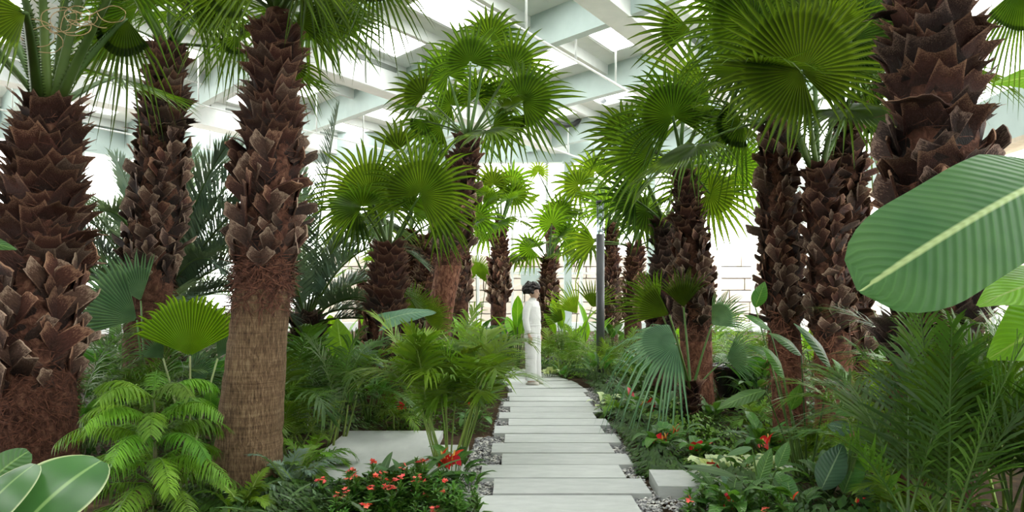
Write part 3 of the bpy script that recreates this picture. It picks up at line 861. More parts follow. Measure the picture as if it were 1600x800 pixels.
# ---- middle group
palm('tall leaning fan palm in the centre with a broad open crown', [(672, 590), (688, 490), (706, 380), (724, 270), (732, 212)], 13.0, [42, 40, 40, 32, 24], (395, 225), .2,
     [(735, 98, -.2, 84, 95, dict(spread=230)), (800, 105, .2, 82, 60, dict(spread=220)), (816, 158, -.3, 98, 22, dict(spread=210)), (662, 150, -.1, 68, 150, dict(spread=170)), (700, 118, .4, 70, 120), (765, 60, .5, 70, 80),
      (770, 195, .2, 60, -25, dict(spread=200)), (690, 200, .3, 62, 200, dict(spread=180)), (800, 185, .6, 60, -60, dict(spread=160, droop=.5)), (660, 190, -.5, 55, -120, dict(spread=160, droop=.5)), (745, 150, 1.0, 62, 80), (705, 165, .8, 55, 140), (780, 150, 1.0, 60, 40)],
     rand=5, bark='bark_red', seed=14, fibre=200, fib=(420, 380), rel=(-30, 60))
palm('short fan palm left of the centre with two big raised fans', [(600, 645), (602, 520), (606, 440), (608, 388)], 9.2, [56, 54, 46, 34], (560, 392), .15,
     [(578, 306, -.2, 116, 100, dict(spread=260)), (656, 305, -.3, 126, 68, dict(spread=280)), (622, 235, .6, 62, 95, dict(spread=120)), (560, 330, .5, 70, 200, dict(spread=200, blade='fan_dark')), (690, 340, .3, 60, -40, dict(spread=180)), (600, 330, .7, 60, 120)],
     rand=3, seed=15, mk=lambda r, t: 'boot_red' if r.random() < .3 + t else 'boot_dark', kindfn=lambda t: 'scale' if t > .3 else 'stub', fibre=300, fib=(640, 540), rel=(30, 70), R=.6, Lp=.7, blade='fan')
palm('slim dark fan palm just behind the two raised fans', [(634, 560), (636, 470), (640, 362)], 14.5, [30, 30, 22], (550, 366), .15, [], rand=6, seed=16, single=False, blade='fan_light', R=.65, rel=(10, 75))
palm('slim fan palm left of the leaning centre palm', [(664, 565), (666, 470), (668, 372)], 14.2, [34, 32, 24], (550, 376), .15, [], rand=5, seed=17, single=False, blade='fan_light', R=.6, rel=(10, 75))
palm('slim fan palm right behind the leaning centre palm', [(718, 545), (718, 450), (720, 365)], 16.0, [28, 27, 24], (470, 370), .15, [(700, 330, 0, 45, 120), (745, 340, 0, 48, 30)], rand=4, seed=18, single=False, blade='fan_light', R=.65, rel=(0, 70))
palm('slender fan palm left of the woman with a round shaggy crown', [(777, 552), (779, 470), (781, 400), (783, 346)], 17.0, [24, 24, 22, 12], (475, 350), .15,
     [(803, 305, 0, 44, 40), (770, 288, 0, 46, 110), (745, 305, 0, 44, 160), (800, 285, .3, 44, 70)], rand=8, seed=19, single=False, blade='fan_light', R=.66, Lp=.7, rel=(-15, 80))
palm('slender fan palm right behind the woman', [(854, 548), (856, 470), (858, 405)], 17.5, [22, 22, 16], (500, 408), .15,
     [(885, 372, 0, 44, 20), (830, 388, 0, 42, 175), (862, 350, 0, 48, 95), (875, 330, .4, 40, 60)], rand=5, seed=20, single=False, blade='fan_light', R=.6, Lp=.7, rel=(0, 75))
palm('thin far fan palm with one small raised fan above the woman', [(860, 515), (862, 420), (864, 318)], 23.0, [13, 12, 8], (420, 322), .15,
     [(841, 270, 0, 26, 92, dict(spread=280))], rand=3, seed=21, single=False, blade='fan_light', R=.5, Lp=.8, rel=(0, 40))
palm('tiny far fan palm glimpsed between the left butia and the middle group', [(566, 500), (566, 422)], 22.0, [14, 10], (495, 425), .15, [], rand=6, seed=22, single=False, blade='fan_light', R=.6, Lp=.6, rel=(0, 75))
# ---- right middle group
palm('slim fan palm just right of the lamp post', [(988, 560), (990, 470), (992, 385)], 15.5, [27, 26, 20], (500, 388), .15,
     [(930, 378, -.3, 62, 178, dict(spread=120, droop=.4)), (1000, 345, 0, 50, 60)], rand=5, seed=23, single=False, blade='fan_light', R=.7, rel=(0, 75))
palm('thin fan palm right behind the lamp post with a bushy crown', [(954, 545), (955, 460), (956, 350)], 18.0, [22, 20, 15], (520, 354), .15,
     [(905, 290, 0, 52, 150), (960, 300, -.2, 65, 190, dict(spread=110, blade='fan_pale', droop=.4)), (930, 270, .3, 50, 110)], rand=6, seed=24, single=False, blade='fan_light', R=.7, rel=(0, 75))
palm('dark fan palm trunk directly behind the slim right palm', [(1036, 612), (1037, 480), (1040, 345)], 10.6, [40, 34, 26], (520, 350), .15,
     [(992, 312, -.2, 68, 165, dict(spread=220, blade='fan_dark')), (1010, 330, 0, 60, -140, dict(blade='fan_dark')), (1000, 260, .3, 70, 130, dict(blade='fan_light'))], rand=4, seed=25, rel=(10, 70), R=.7, blade='fan_dark',
     mk=lambda r, t: 'boot_dark', single=True)
palm('slim reddish fan palm right of the path with a wide layered crown', [(1090, 650), (1088, 560), (1084, 460), (1076, 360), (1069, 262)], 9.0, [50, 48, 50, 40, 22], (505, 270), .125,
     [(1051, 182, -.3, 112, 110, dict(spread=280)), (1022, 238, -.2, 118, 172, dict(spread=150, droop=.3)), (1110, 152, .2, 140, 165, dict(spread=110, droop=.25)), (1108, 302, .1, 82, -25, dict(spread=250, blade='fan_light')),
      (1080, 48, .4, 105, 178, dict(spread=90, droop=.2)), (1120, 190, .3, 90, -40, dict(spread=200, droop=.5)), (980, 210, .5, 80, 140, dict(spread=150)), (1150, 260, .8, 80, 20, dict(blade='fan_light')), (1085, 290, .8, 85, 100, dict(blade='fan_light'))],
     rand=0, bark='bark_red', seed=26, fibre=400, fib=(640, 480), rel=(-20, 40), blade='fan')
palm('scaly fan palm right of the path, first of the close pair of trunks', [(1236, 690), (1228, 560), (1220, 430), (1216, 300), (1212, 190)], 7.5, [50, 48, 48, 44, 32], (500, 200), .125,
     [(1180, 90, .3, 120, 140, dict(blade='fan_dark')), (1160, 190, .5, 110, 200, dict(spread=160, droop=.6)), (1210, 60, .6, 130, 90, dict(blade='fan_dark'))],
     rand=5, bark='bark_red', seed=27, fibre=700, fib=(680, 480), rel=(-20, 60), mk=lambda r, t: 'boot_grey' if r.random() < .7 else 'boot_red', kindfn=lambda t: 'stub')
palm('fan palm with a huge fan spread over the right side', [(1306, 700), (1302, 560), (1294, 430), (1286, 330), (1279, 262)], 7.1, [56, 54, 50, 42, 32], (520, 270), .13,
     [(1252, 112, -.5, 170, 120, dict(spread=340, split=.55, n=54, droop=.12)), (1330, 60, .2, 140, 20, dict(spread=240, blade='fan_dark')), (1180, 40, .1, 150, 160, dict(spread=240)), (1270, 20, .5, 160, 80, dict(blade='fan_dark')),
      (1350, 140, 1.0, 85, -40, dict(spread=180, droop=.6)), (1195, 140, 1.0, 80, -150, dict(spread=180, droop=.6)), (1145, -10, .3, 120, 120)],
     rand=0, bark='bark_red', seed=28, teeth=26, rel=(30, 60), mk=lambda r, t: 'boot_red' if r.random() < t else 'boot_grey', kindfn=lambda t: 'stub' if t < .8 else 'scale', fibre=500, fib=(700, 510))
palm('scaly fan palm trunk half hidden behind the huge fan, right of the pair', [(1338, 688), (1332, 560), (1328, 430), (1324, 300), (1320, 165)], 7.9, [46, 46, 44, 38, 28], (560, 175), .13,
     [(1370, 60, .2, 120, 40, dict(blade='fan_dark')), (1360, 170, .3, 100, -60, dict(spread=170, droop=.7)), (1320, 30, .2, 120, 100, dict(blade='fan_dark')), (1400, 110, .4, 100, 0, dict(spread=160, droop=.5))],
     rand=4, bark='bark_red', seed=29, rel=(0, 60), kindfn=lambda t: 'stub' if t < .75 else 'scale', fibre=500, fib=(688, 540))
palm('massive dark scaly palm trunk at the right behind the banana leaf', [(1452, 792), (1452, 620), (1462, 440), (1466, 250), (1452, 60), (1448, -120)], 5.0, [116, 112, 112, 112, 92, 70], (560, -110), .19,
     [(1598, -25, .1, 195, -103, dict(spread=75, droop=.1, split=.34, n=20)), (1570, -160, .3, 150, 40, dict(spread=150)), (1380, -140, .2, 160, 140)],
     rand=4, seed=30, mk=lambda r, t: 'boot_dark' if r.random() > t else 'boot_red', kindfn=lambda t: 'scale' if t > .5 or t < .12 else ('scale' if (t * 37) % 1 < .5 else 'stub'), fibre=900, fib=(792, 500), rel=(0, 80), bark='bark_fibre', R=1.0)

# ================================================================== FEATHER-LEAVED PALMS
def pinnate(mb, base, d, L, nr, n=34, ll=.35, lw=.016, sag=.9, vang=20, ldroop=.35, m=0, mr=1, r0=.012, start=.22, steps=12, amax=68, amin=22, roll=0.0, tipfill=1.0):
    """arching midrib with two rows of narrow leaflets joined to it"""
    p = np.asarray(base, float).copy(); d = nz(d); ds = L / steps; P = [p.copy()]
    for k in range(steps):
        d = nz(d + np.array([0, 0, -1.]) * sag * (k + 1) / steps * .16)
        p = p + d * ds; P.append(p.copy())
    P = np.array(P); tan = np.gradient(P, axis=0); tan /= np.linalg.norm(tan, axis=1)[:, None]
    hz = np.array([tan[0][0] + tan[-1][0] * .5, tan[0][1] + tan[-1][1] * .5, 0]); hz = nz(hz) if np.linalg.norm(hz) > .05 else np.array([1., 0, 0])
    sd0 = np.cross(hz, UP)
    mb.tube(P, np.linspace(r0, r0 * .3, steps + 1), 5, mr, caps=False)
    t = np.linspace(start, 1.0, n); f = t * steps; i0 = np.minimum(f.astype(int), steps - 1); fr = (f - i0)[:, None]
    C = P[i0] * (1 - fr) + P[i0 + 1] * fr; TT = tan[i0] * (1 - fr) + tan[i0 + 1] * fr
    nm = np.cross(sd0[None], TT); nm /= np.linalg.norm(nm, axis=1)[:, None]
    ln = ll * (.42 + .58 * np.sin(np.pi * np.clip((t - start) / (1 - start) * .82 + .14, 0, 1)))
    V = []; Qs = []; UVs = []; b = 0
    for s in (-1, 1):
        a = np.radians(lerp(amax, amin, ((t - start) / (1 - start)) ** 1.2) + nr.normal(0, 5, n))[:, None]
        va = np.radians(vang + nr.normal(0, 7, n))[:, None]
        side = sd0[None] * s * np.cos(va) + nm * np.sin(va)
        dr = TT * np.cos(a) + side * np.sin(a)
        l = (ln * nr.uniform(.88, 1.1, n))[:, None]
        wv = np.cross(dr, nm); wv /= np.linalg.norm(wv, axis=1)[:, None]
        rows = []
        for q, wq in ((0, .45), (.3, 1.), (.68, .8), (1, .06)):
            pt = C + dr * l * q; pt[:, 2] -= (ldroop * l[:, 0] * q * q * nr.uniform(.7, 1.3))
            rows.append(np.stack([pt - wv * lw * wq, pt + wv * lw * wq], 1))
        R_ = np.stack(rows, 1)                                   # n, 4, 2, 3
        V.append(R_.reshape(-1, 3))
        ii = np.arange(n * 8).reshape(n, 4, 2) + b
        Qs.append(np.stack([ii[:, :-1, 0], ii[:, :-1, 1], ii[:, 1:, 1], ii[:, 1:, 0]], -1).reshape(-1, 4)); b += n * 8
        UVs.append(np.tile(np.array([[[0, 0], [1, 0]], [[0, .3], [1, .3]], [[0, .7], [1, .7]], [[0, 1], [1, 1]]]), (n, 1, 1, 1)).reshape(-1, 2))
    mb.raw(np.concatenate(V), Q=np.concatenate(Qs), UV=np.concatenate(UVs), m=m)
    return P

def areca(label, px, Y, H, nf, seed, blade='areca', spreadx=.25, L=(.7, 1.1), el=(35, 80), n=24, ll=.33, lw=.006, canes=7, caneh=.35, azr=(0, 360), sag=1.1, group='clumping feather palms', name='areca_palm', gz=GZ, ldroop=.35, vang=18, cr=1.0, amax=68):
    rng = random.Random(seed); nr = np.random.RandomState(seed)
    org = np.array([(px - 800) * Y / F, Y, gz])
    root = thing(name, label, 'palm', org, group)
    tops = []
    for k in range(canes):
        a = rng.uniform(0, 6.283); r = spreadx * math.sqrt(rng.random())
        p0 = np.array([math.cos(a) * r, math.sin(a) * r, -.02]); h = caneh * H * rng.uniform(.7, 1.2)
        p1 = p0 + np.array([math.cos(a) * .3 * h, math.sin(a) * .3 * h, h]) + np.array([rng.uniform(-.04, .04), rng.uniform(-.04, .04), 0])
        mb = MB(); mb.tube(bez(p0, (p0 + p1) / 2 + np.array([rng.uniform(-.02, .02), rng.uniform(-.02, .02), 0]), p1, 6), np.linspace(.014 * cr, .009 * cr, 6), 6)
        mb.obj('cane', M['cane'], root); tops.append((p1, a))
    for k in range(nf):
        p1, a0 = tops[k % canes]
        az = math.radians(lerp(azr[0], azr[1], (k * .618 + rng.uniform(-.06, .06)) % 1))
        e = math.radians(lerp(el[1], el[0], (k + .5) / nf) + rng.uniform(-7, 7))
        d = np.array([math.cos(az) * math.cos(e), math.sin(az) * math.cos(e), math.sin(e)])
        mb = MB(); pinnate(mb, p1, d, rng.uniform(*L) * H, nr, n=n, ll=ll * H * rng.uniform(.85, 1.1), lw=lw, sag=sag * rng.uniform(.7, 1.4), ldroop=ldroop, vang=vang, r0=.008, amax=amax)
        mb.obj('frond', [M[blade], M['petiole' if 'dark' in blade else 'cane']], root, smooth=False)
    return root

def feather(label, px, py, Y, fronds, seed, trunk=None, blade='butia', n=52, ll=.5, lw=.014, group='blue-grey feather palms', gen=0, genL=2.6, genel=(-10, 75), name='feather_palm'):
    """fronds: (dx px per frond end direction) as (screen angle, depth lean deg, length m, sag)"""
    rng = random.Random(seed); nr = np.random.RandomState(seed)
    top = at(px, py, Y); org = np.array([top[0], Y, GZ]); root = thing(name, label, 'palm', org, group)
    T = Trunk([(px, 460 + 1.5 * F / Y), (px, py)], Y, trunk or [40, 34]); make_trunk(root, org, T, M['bark_fibre'], nr)
    add_boots(root, org, T, max(GZ + .1, T.z1 - 1.2), T.z1, rng, .2, lambda r, t: 'boot_dark', lambda t: 'scale', False)
    L = list(fronds)
    for k in range(gen):
        az = k * 2.39996 + rng.uniform(-.2, .2); e = math.radians(lerp(genel[1], genel[0], (k + .5) / gen))
        L.append((np.array([math.cos(az) * math.cos(e), math.sin(az) * math.cos(e), math.sin(e)]), genL * rng.uniform(.8, 1.1), rng.uniform(.8, 1.3), None))
    for f in L:
        if f[3] is None: d, ln, sg = f[:3]; bl = blade
        else:
            a, lean, ln, sg = f[:4]; bl = f[4] if len(f) > 4 else blade
            a, lean = math.radians(a), math.radians(lean)
            d = np.array([math.cos(a) * math.cos(lean), math.sin(lean), math.sin(a) * math.cos(lean)])
        mb = MB(); pinnate(mb, top - org + np.array([0, 0, -.05]), d, ln, nr, n=n, ll=ll * rng.uniform(.9, 1.1), lw=lw, sag=sg, vang=32, ldroop=.12, r0=.022, start=.2, amax=60, amin=16, steps=16)
        mb.obj('frond', [M[bl], M['petiole']], root, smooth=False)
    return root

feather('blue-grey feather palm rising behind the dark scaly trunk at left', 250, 480, 10.8,
        [(122, -5, 3.0, .55), (132, 10, 2.9, .8), (108, 12, 2.8, .5), (148, -8, 2.4, .9), (64, -5, 2.8, .45), (74, 12, 3.0, .4), (52, 8, 2.7, .6), (40, -8, 2.4, .9), (92, 20, 3.0, .5), (160, 8, 2.2, 1.2), (25, 5, 2.3, 1.2), (60, 20, 2.9, .35, 'areca_light'), (112, -14, 2.2, 1.0), (80, -10, 2.3, .9), (100, 30, 2.8, .5), (128, -14, 2.9, .6), (140, -4, 2.7, .7), (116, -10, 2.9, .5), (68, -12, 2.8, .5), (56, -6, 2.7, .6), (48, 4, 2.5, .8), (150, 4, 2.5, .9)], 41, [46, 44], n=120, ll=.62, lw=.012, gen=12, genL=2.5, genel=(15, 70))
feather('blue-grey feather palm arching right behind the ringed trunk', 478, 500, 11.5,
        [(84, 5, 3.6, .25), (72, 8, 3.2, .7), (62, -5, 2.6, 1.6), (50, 6, 2.4, 2.0), (74, -8, 2.4, 1.9), (95, 10, 2.9, .5), (120, 6, 2.4, 1.0), (40, -8, 2.0, 2.1), (30, 12, 1.9, 2.0), (66, 18, 3.2, .9), (105, -5, 2.2, 1.4)], 42, [44, 40], n=115, ll=.55, lw=.012, gen=10, genL=2.3, genel=(0, 70))
feather('pale green feather palm far behind the two blue-grey feather palms', 395, 470, 15.0, [], 43, [30, 28], blade='areca_light', gen=12, genL=2.4, ll=.5, n=40, genel=(0, 80))

# ---- clumping feather palms
areca('bushy feather palm with many thin canes on the slab left of the path', 700, 6.25, 1.12, 30, 57, 'areca', .12, (.5, .76), (38, 84), n=24, ll=.36, lw=.0105, canes=22, caneh=.62, sag=1.15, cr=.6)
areca('feather palm clump between the ringed trunk and the large left slab', 500, 7.1, 1.15, 24, 52, 'areca_dark', .3, (.6, .95), (25, 82), n=27, ll=.33, lw=.0095, canes=10, caneh=.4, sag=1.2)
areca('light feather palm clump at the foot of the ringed trunk', 465, 6.6, .75, 14, 53, 'areca', .2, (.6, .9), (35, 82), n=23, ll=.32, canes=7)
areca('dark feather palm clump behind the young conifer', 190, 7.0, 1.15, 24, 54, 'areca_dark', .35, (.6, .95), (20, 80), n=27, ll=.33, canes=8)
areca('feather palm clump under the lime fan leaf at left', 265, 7.4, 1.0, 16, 55, 'areca_dark', .3, (.6, .9), (20, 75), n=24, ll=.31, canes=6)
areca('dense upright feather palm filling the lower right corner', 1515, 3.75, 1.25, 46, 56, 'areca_dark', .5, (.6, .98), (50, 88), amax=46, n=30, ll=.32, lw=.007, canes=10, caneh=.3, sag=.9)
areca('feather palm with pale thin fronds beside the massive right trunk', 1395, 5.6, 1.1, 16, 57, 'areca', .25, (.7, 1.05), (30, 78), n=24, ll=.33, lw=.008, canes=6, caneh=.35)
areca('tall feather palm behind the dense right corner clump', 1590, 4.9, 1.6, 18, 58, 'areca_dark', .35, (.7, .95), (35, 80), n=24, ll=.33, canes=7)
areca('small feather palm bush to the right of the woman', 872, 13.2, .95, 18, 59, 'areca', .25, (.6, .9), (35, 82), n=23, ll=.31, canes=6)
areca('feather palm bush right of the path near the lamp post', 915, 13.6, .85, 16, 60, 'areca_light', .3, (.6, .9), (25, 80), n=23, ll=.31, canes=6)
areca('feather palm with pale fronds behind the bushy clump left of the path', 690, 9.8, 1.05, 20, 61, 'areca_light', .35, (.7, 1.0), (20, 75), n=25, ll=.33, canes=7)
areca('feather palm bush left of the woman across the path edge', 742, 11.0, .75, 16, 62, 'areca', .25, (.5, .75), (20, 75), n=24, ll=.31, canes=6)
areca('feather palm at the foot of the short middle palm', 560, 9.0, .9, 16, 63, 'areca_dark', .3, (.6, .9), (20, 75), n=24, ll=.31, canes=6)
areca('feather palm bush behind the slim reddish palm', 1135, 11.5, 1.3, 18, 64, 'areca_light', .3, (.6, .9), (20, 80), n=24, ll=.32, canes=6)
areca('feather palm bush between the lamp post and the dark trunk', 968, 12.0, .9, 16, 65, 'areca', .3, (.6, .9), (25, 80), n=24, ll=.31, canes=6)
areca('feather palm bush behind the close pair of trunks', 1185, 9.6, 1.0, 16, 66, 'areca_dark', .3, (.6, .9), (20, 80), n=24, ll=.32, canes=6)
areca('low feather palm with drooping blades at the back edge of the large slab', 610, 8.1, .55, 14, 67, 'areca', .25, (.7, 1.1), (20, 70), n=23, ll=.32, canes=5)

# ---- young conifer, lower left
def conifer(label, px, Y, H, seed):
    rng = random.Random(seed); nr = np.random.RandomState(seed)
    org = np.array([(px - 800) * Y / F, Y, GZ]); root = thing('norfolk_pine', label, 'conifer', org)
    mb = MB(); mb.tube([(0, 0, -.02), (.01, 0, H * .5), (0, .01, H)], [.02, .014, .006], 7); mb.obj('stem', M['stem'], root)
    tiers = 6
    for k in range(tiers):
        z = H * (.12 + .86 * k / (tiers - 1)); nb = 6 if k < tiers - 1 else 5; L = lerp(.78, .46, k / (tiers - 1))
        for b in range(nb):
            az = 2 * math.pi * (b + .5 * (k % 2)) / nb + rng.uniform(-.2, .2); e = math.radians(lerp(12, 42, k / (tiers - 1)) + rng.uniform(-6, 6))
            d = np.array([math.cos(az) * math.cos(e), math.sin(az) * math.cos(e), math.sin(e)])
            mb = MB(); pinnate(mb, (0, 0, z), d, L * rng.uniform(.85, 1.1), nr, n=30, ll=.105, lw=.0052, sag=1.5, vang=-22, ldroop=.7, r0=.006, start=.15, amax=78, amin=62)
            pinnate(mb, (0, 0, z), d, L * .97, nr, n=30, ll=.105, lw=.0052, sag=1.5, vang=2, ldroop=.5, r0=.004, start=.17, amax=76, amin=58)
            mb.obj('branch', [M['pine'], M['pine']], root)
    return root
conifer('bright green young conifer with combed drooping branches at lower left', 240, 4.85, .86, 71)

# ---- young fan palms without trunks
def young_fan(label, px, Y, heroes, seed, blade='fan_blue', group='young fan palms', pmat='petiole', pr=(.014, .009), stem=None):
    nr = np.random.RandomState(seed); org = np.array([(px - 800) * Y / F, Y, GZ]); root = thing('young_fan_palm', label, 'palm', org, group)
    z = 0.0
    if stem:
        mb = MB(); mb.tube([(0, 0, -.03), (.005, 0, stem * .5), (0, 0, stem)], [.06, .05, .035], 10); mb.obj('stem', M['bark_fibre'], root); z = stem * .9
        T = Trunk([(px, 0), (px, 0)], Y, [8, 8]); T.z = np.array([GZ, GZ + stem]); T.x = np.array([org[0]] * 2); T.y = np.array([Y] * 2); T.r = np.array([.05, .035]); T.z0, T.z1 = GZ, GZ + stem
        add_boots(root, org, T, GZ + .05, GZ + stem, random.Random(seed), .13, lambda r, t: 'boot_red', lambda t: 'scale', True)
    for h in heroes:
        hx, hy, dY, Rpx, ang = h[:5]; o = dict(h[5]) if len(h) > 5 else {}
        hub = at(hx, hy, Y + dY); a = math.radians(ang); scr = np.array([math.cos(a), 0, math.sin(a)])
        ln = math.radians(o.pop('lean', 0)); roll = o.pop('roll', 0)
        mid = scr * math.cos(ln) + np.array([0, 1., 0]) * math.sin(ln); nrm = rotv(np.array([0, -1., 0]) * math.cos(ln) + scr * math.sin(ln), mid, roll)
        bl = o.pop('blade', blade); b = o.pop('bend', UP * .06)
        o.setdefault('split', .5); o.setdefault('n', max(10, int(o.get('spread', 290) * .2))); o.setdefault('droop', .15)
        frond_obj(root, org, org + np.array([0, 0, z]), hub, mid, nrm, Rpx * (Y + dY) / F, nr, bl, pr, 0, b, pmat, **o)
    return root
young_fan('lime green young fan palm with one upright pleated fan at left', 297, 6.4, [(297, 556, 0, 108, 92, dict(spread=128, split=.8, wid=1.0, n=32)), (255, 560, .2, 50, 130, dict(spread=90, blade='fan_blue')), (340, 560, .3, 90, 60, dict(spread=70, blade='fan_blue', roll=50))], 81, 'fan_lime', pmat='petiole_pale')
young_fan('bluish young fan palm leaning left beside the left edge trunk', 232, 7.4, [(214, 500, 0, 125, 148, dict(spread=95, split=.62)), (220, 470, .4, 90, 110, dict(spread=80, split=.55)), (300, 590, .3, 60, 40, dict(spread=110))], 82, 'fan_blue')
young_fan('young fan palm with a big drooping bluish fan beside the path', 1080, 8.3, [(1058, 538, -.4, 132, 176, dict(spread=175, split=.42, n=32, droop=1.15, lean=-8, roll=48)), (1046, 492, -.1, 105, 152, dict(spread=80, split=.45, blade='fan', droop=.25, roll=20)), (1112, 508, .2, 72, 48, dict(spread=110, split=.5, roll=30)),
          (1068, 480, .4, 70, 95, dict(spread=90, blade='fan')), (1135, 560, .3, 60, 10, dict(spread=120)), (1030, 480, .5, 70, 130, dict(spread=90, blade='fan_light'))], 83, 'fan_blue', stem=.42, pr=(.018, .01))
young_fan('young fan palm with slanting green fans right of the woman', 895, 14.5, [(902, 490, 0, 62, 125, dict(spread=80, split=.42, n=14, blade='fan_light')), (925, 480, .2, 55, 70, dict(spread=120, n=16, split=.4, blade='fan')), (880, 500, .2, 40, 150, dict(spread=100, n=12, split=.4, blade='fan'))], 84, 'fan')
young_fan('slender pale young fan palm far left of the woman', 745, 20.0, [(744, 430, 0, 40, 95, dict(spread=260, blade='fan_light')), (728, 440, .2, 32, 150, dict(spread=200, blade='fan_light')), (760, 438, .2, 32, 30, dict(spread=200, blade='fan_light'))], 85, 'fan_light')
young_fan('young fan palm with green fans at the foot of the leaning centre palm', 640, 12.4, [(640, 490, 0, 60, 95, dict(spread=160, blade='fan')), (620, 500, .2, 50, 150, dict(spread=150, blade='fan')), (665, 500, .2, 50, 30, dict(spread=150, blade='fan'))], 86, 'fan')

# ================================================================== BROAD-LEAVED PLANTS
def leaf_mesh(name, L, W, shape, pet, lean, arch, fold, wave, mats, nu=7, nv=12, pr=.006, twist=0.0, pbend=0.0, seed=0, lobe=.0):
    """one leaf: stalk from the origin leaning to +Y, then an arching blade with midrib fold"""
    r = np.random.RandomState(seed)
    a = math.radians(lean); p = np.zeros(3); mb = MB()
    P = [p.copy()]; steps = 7
    for k in range(steps):
        a += math.radians(pbend) / steps
        p = p + np.array([0, math.sin(a), math.cos(a)]) * pet / steps; P.append(p.copy())
    if pet > .001: mb.tube(np.array(P), np.linspace(pr * 1.3, pr * .8, steps + 1), 6, 1)
    a += math.radians(arch) * .12
    C = [p.copy()]; A = [a]
    for k in range(nv - 1):
        a += math.radians(arch) / (nv - 1)
        p = p + np.array([0, math.sin(a), math.cos(a)]) * L / (nv - 1); C.append(p.copy()); A.append(a)
    G = np.zeros((nv, nu, 3)); UV = np.zeros((nv, nu, 2)); ph = r.uniform(0, 6)
    for j in range(nv):
        t = j / (nv - 1)
        if shape == 'ellip': w = math.sin(math.pi * (t * .97 + .015) ** .85) ** .85
        elif shape == 'paddle': w = min(1, (t * 6) ** .7) * (1 - max(0, (t - .72) / .28) ** 2.2) ** .6 if t < 1 else 0.02
        elif shape == 'heart': w = (1 - t) ** .75 * (1 + .55 * t) * (1 if t > .02 else .92)
        elif shape == 'strap': w = min(1, .55 + t * 2) * (1 - t ** 3.2) ** .9
        elif shape == 'lance': w = math.sin(math.pi * (t * .98 + .01) ** .62) ** .9
        else: w = math.sin(math.pi * (t * .96 + .02))
        w = max(w, .015)
        T = np.array([0, math.sin(A[j]), math.cos(A[j])]); N = np.array([0, -math.cos(A[j]), math.sin(A[j])])
        for i in range(nu):
            u = i / (nu - 1) * 2 - 1
            q = C[j] + np.array([1., 0, 0]) * u * w * W / 2 + N * (fold * abs(u) ** 1.3 * w * W / 2 + wave * math.sin(t * 14 + ph + (2 if u > 0 else 0)) * abs(u) ** 2 * W * .5)
            q = q - T * lobe * L * (1 - t) ** 3 * abs(u) ** 1.5
            q = q + N * twist * u * t * W
            G[j, i] = q; UV[j, i] = (i / (nu - 1), t)
    mb.grid(G, UV, 0)
    return mb.mesh(name, mats)

def variants(name, k, mats, **kw):
    out = []; rng = random.Random(len(name) * 7 + k)
    for s in range(k):
        q = {}
        for key, v in kw.items():
            q[key] = rng.uniform(*v) if isinstance(v, tuple) else v
        out.append(leaf_mesh(name, mats=mats, seed=s, **q))
    return out

PT = M['petiole']
LV = {
 'spath': variants('leaf', 5, [M['broad'], PT], L=(.34, .46), W=(.12, .16), shape='lance', pet=(.45, .75), lean=(6, 26), arch=(30, 75), fold=.25, wave=.05, pbend=10),
 'spath_small': variants('leaf', 5, [M['broad'], PT], L=(.2, .3), W=(.08, .11), shape='lance', pet=(.12, .26), lean=(10, 45), arch=(35, 80), fold=.25, wave=.05),
 'calathea': variants('leaf', 5, [M['broad_teal'], PT], L=(.3, .38), W=(.17, .21), shape='ellip', pet=(.2, .42), lean=(5, 32), arch=(20, 60), fold=.15, wave=.05),
 'alocasia': variants('leaf', 5, [M['broad'], PT], L=(.36, .5), W=(.26, .36), shape='heart', pet=(.4, .75), lean=(8, 30), arch=(60, 115), fold=.14, wave=.05, lobe=.22, pr=.011),
 'alocasia_lime': variants('leaf', 4, [M['broad_lime'], PT], L=(.4, .5), W=(.28, .36), shape='heart', pet=(.45, .7), lean=(4, 16), arch=(10, 40), fold=.14, wave=.04, lobe=.15, pr=.011),
 'strelitzia': variants('leaf', 4, [M['broad_lime'], PT], L=(.42, .6), W=(.17, .22), shape='ellip', pet=(.5, .85), lean=(3, 24), arch=(8, 40), fold=.22, wave=.03, pr=.011),
 'strap': variants('leaf', 5, [M['strap'], PT], L=(.4, .6), W=(.045, .06), shape='strap', pet=.01, lean=(8, 40), arch=(30, 95), fold=.35, wave=.0, nu=3),
 'strap_wide': variants('leaf', 5, [M['strap'], PT], L=(.26, .36), W=(.055, .075), shape='strap', pet=.03, lean=(10, 50), arch=(40, 110), fold=.3, wave=.0, nu=5),
 'anth': variants('leaf', 5, [M['broad'], PT], L=(.14, .2), W=(.09, .13), shape='heart', pet=(.12, .26), lean=(12, 42), arch=(60, 105), fold=.15, wave=.03, lobe=.2, pr=.004, nv=9, nu=5),
 'caladium': variants('leaf', 4, [M['white_leaf'], PT], L=(.14, .2), W=(.11, .15), shape='heart', pet=(.14, .26), lean=(10, 38), arch=(50, 100), fold=.1, wave=.05, lobe=.25, pr=.004, nv=9, nu=5),
 'banana': variants('leaf', 3, [M['banana'], PT], L=(.9, 1.2), W=(.36, .45), shape='paddle', pet=(.5, .8), lean=(8, 30), arch=(40, 90), fold=.15, wave=.03, pr=.02, nv=18, nu=9),
}
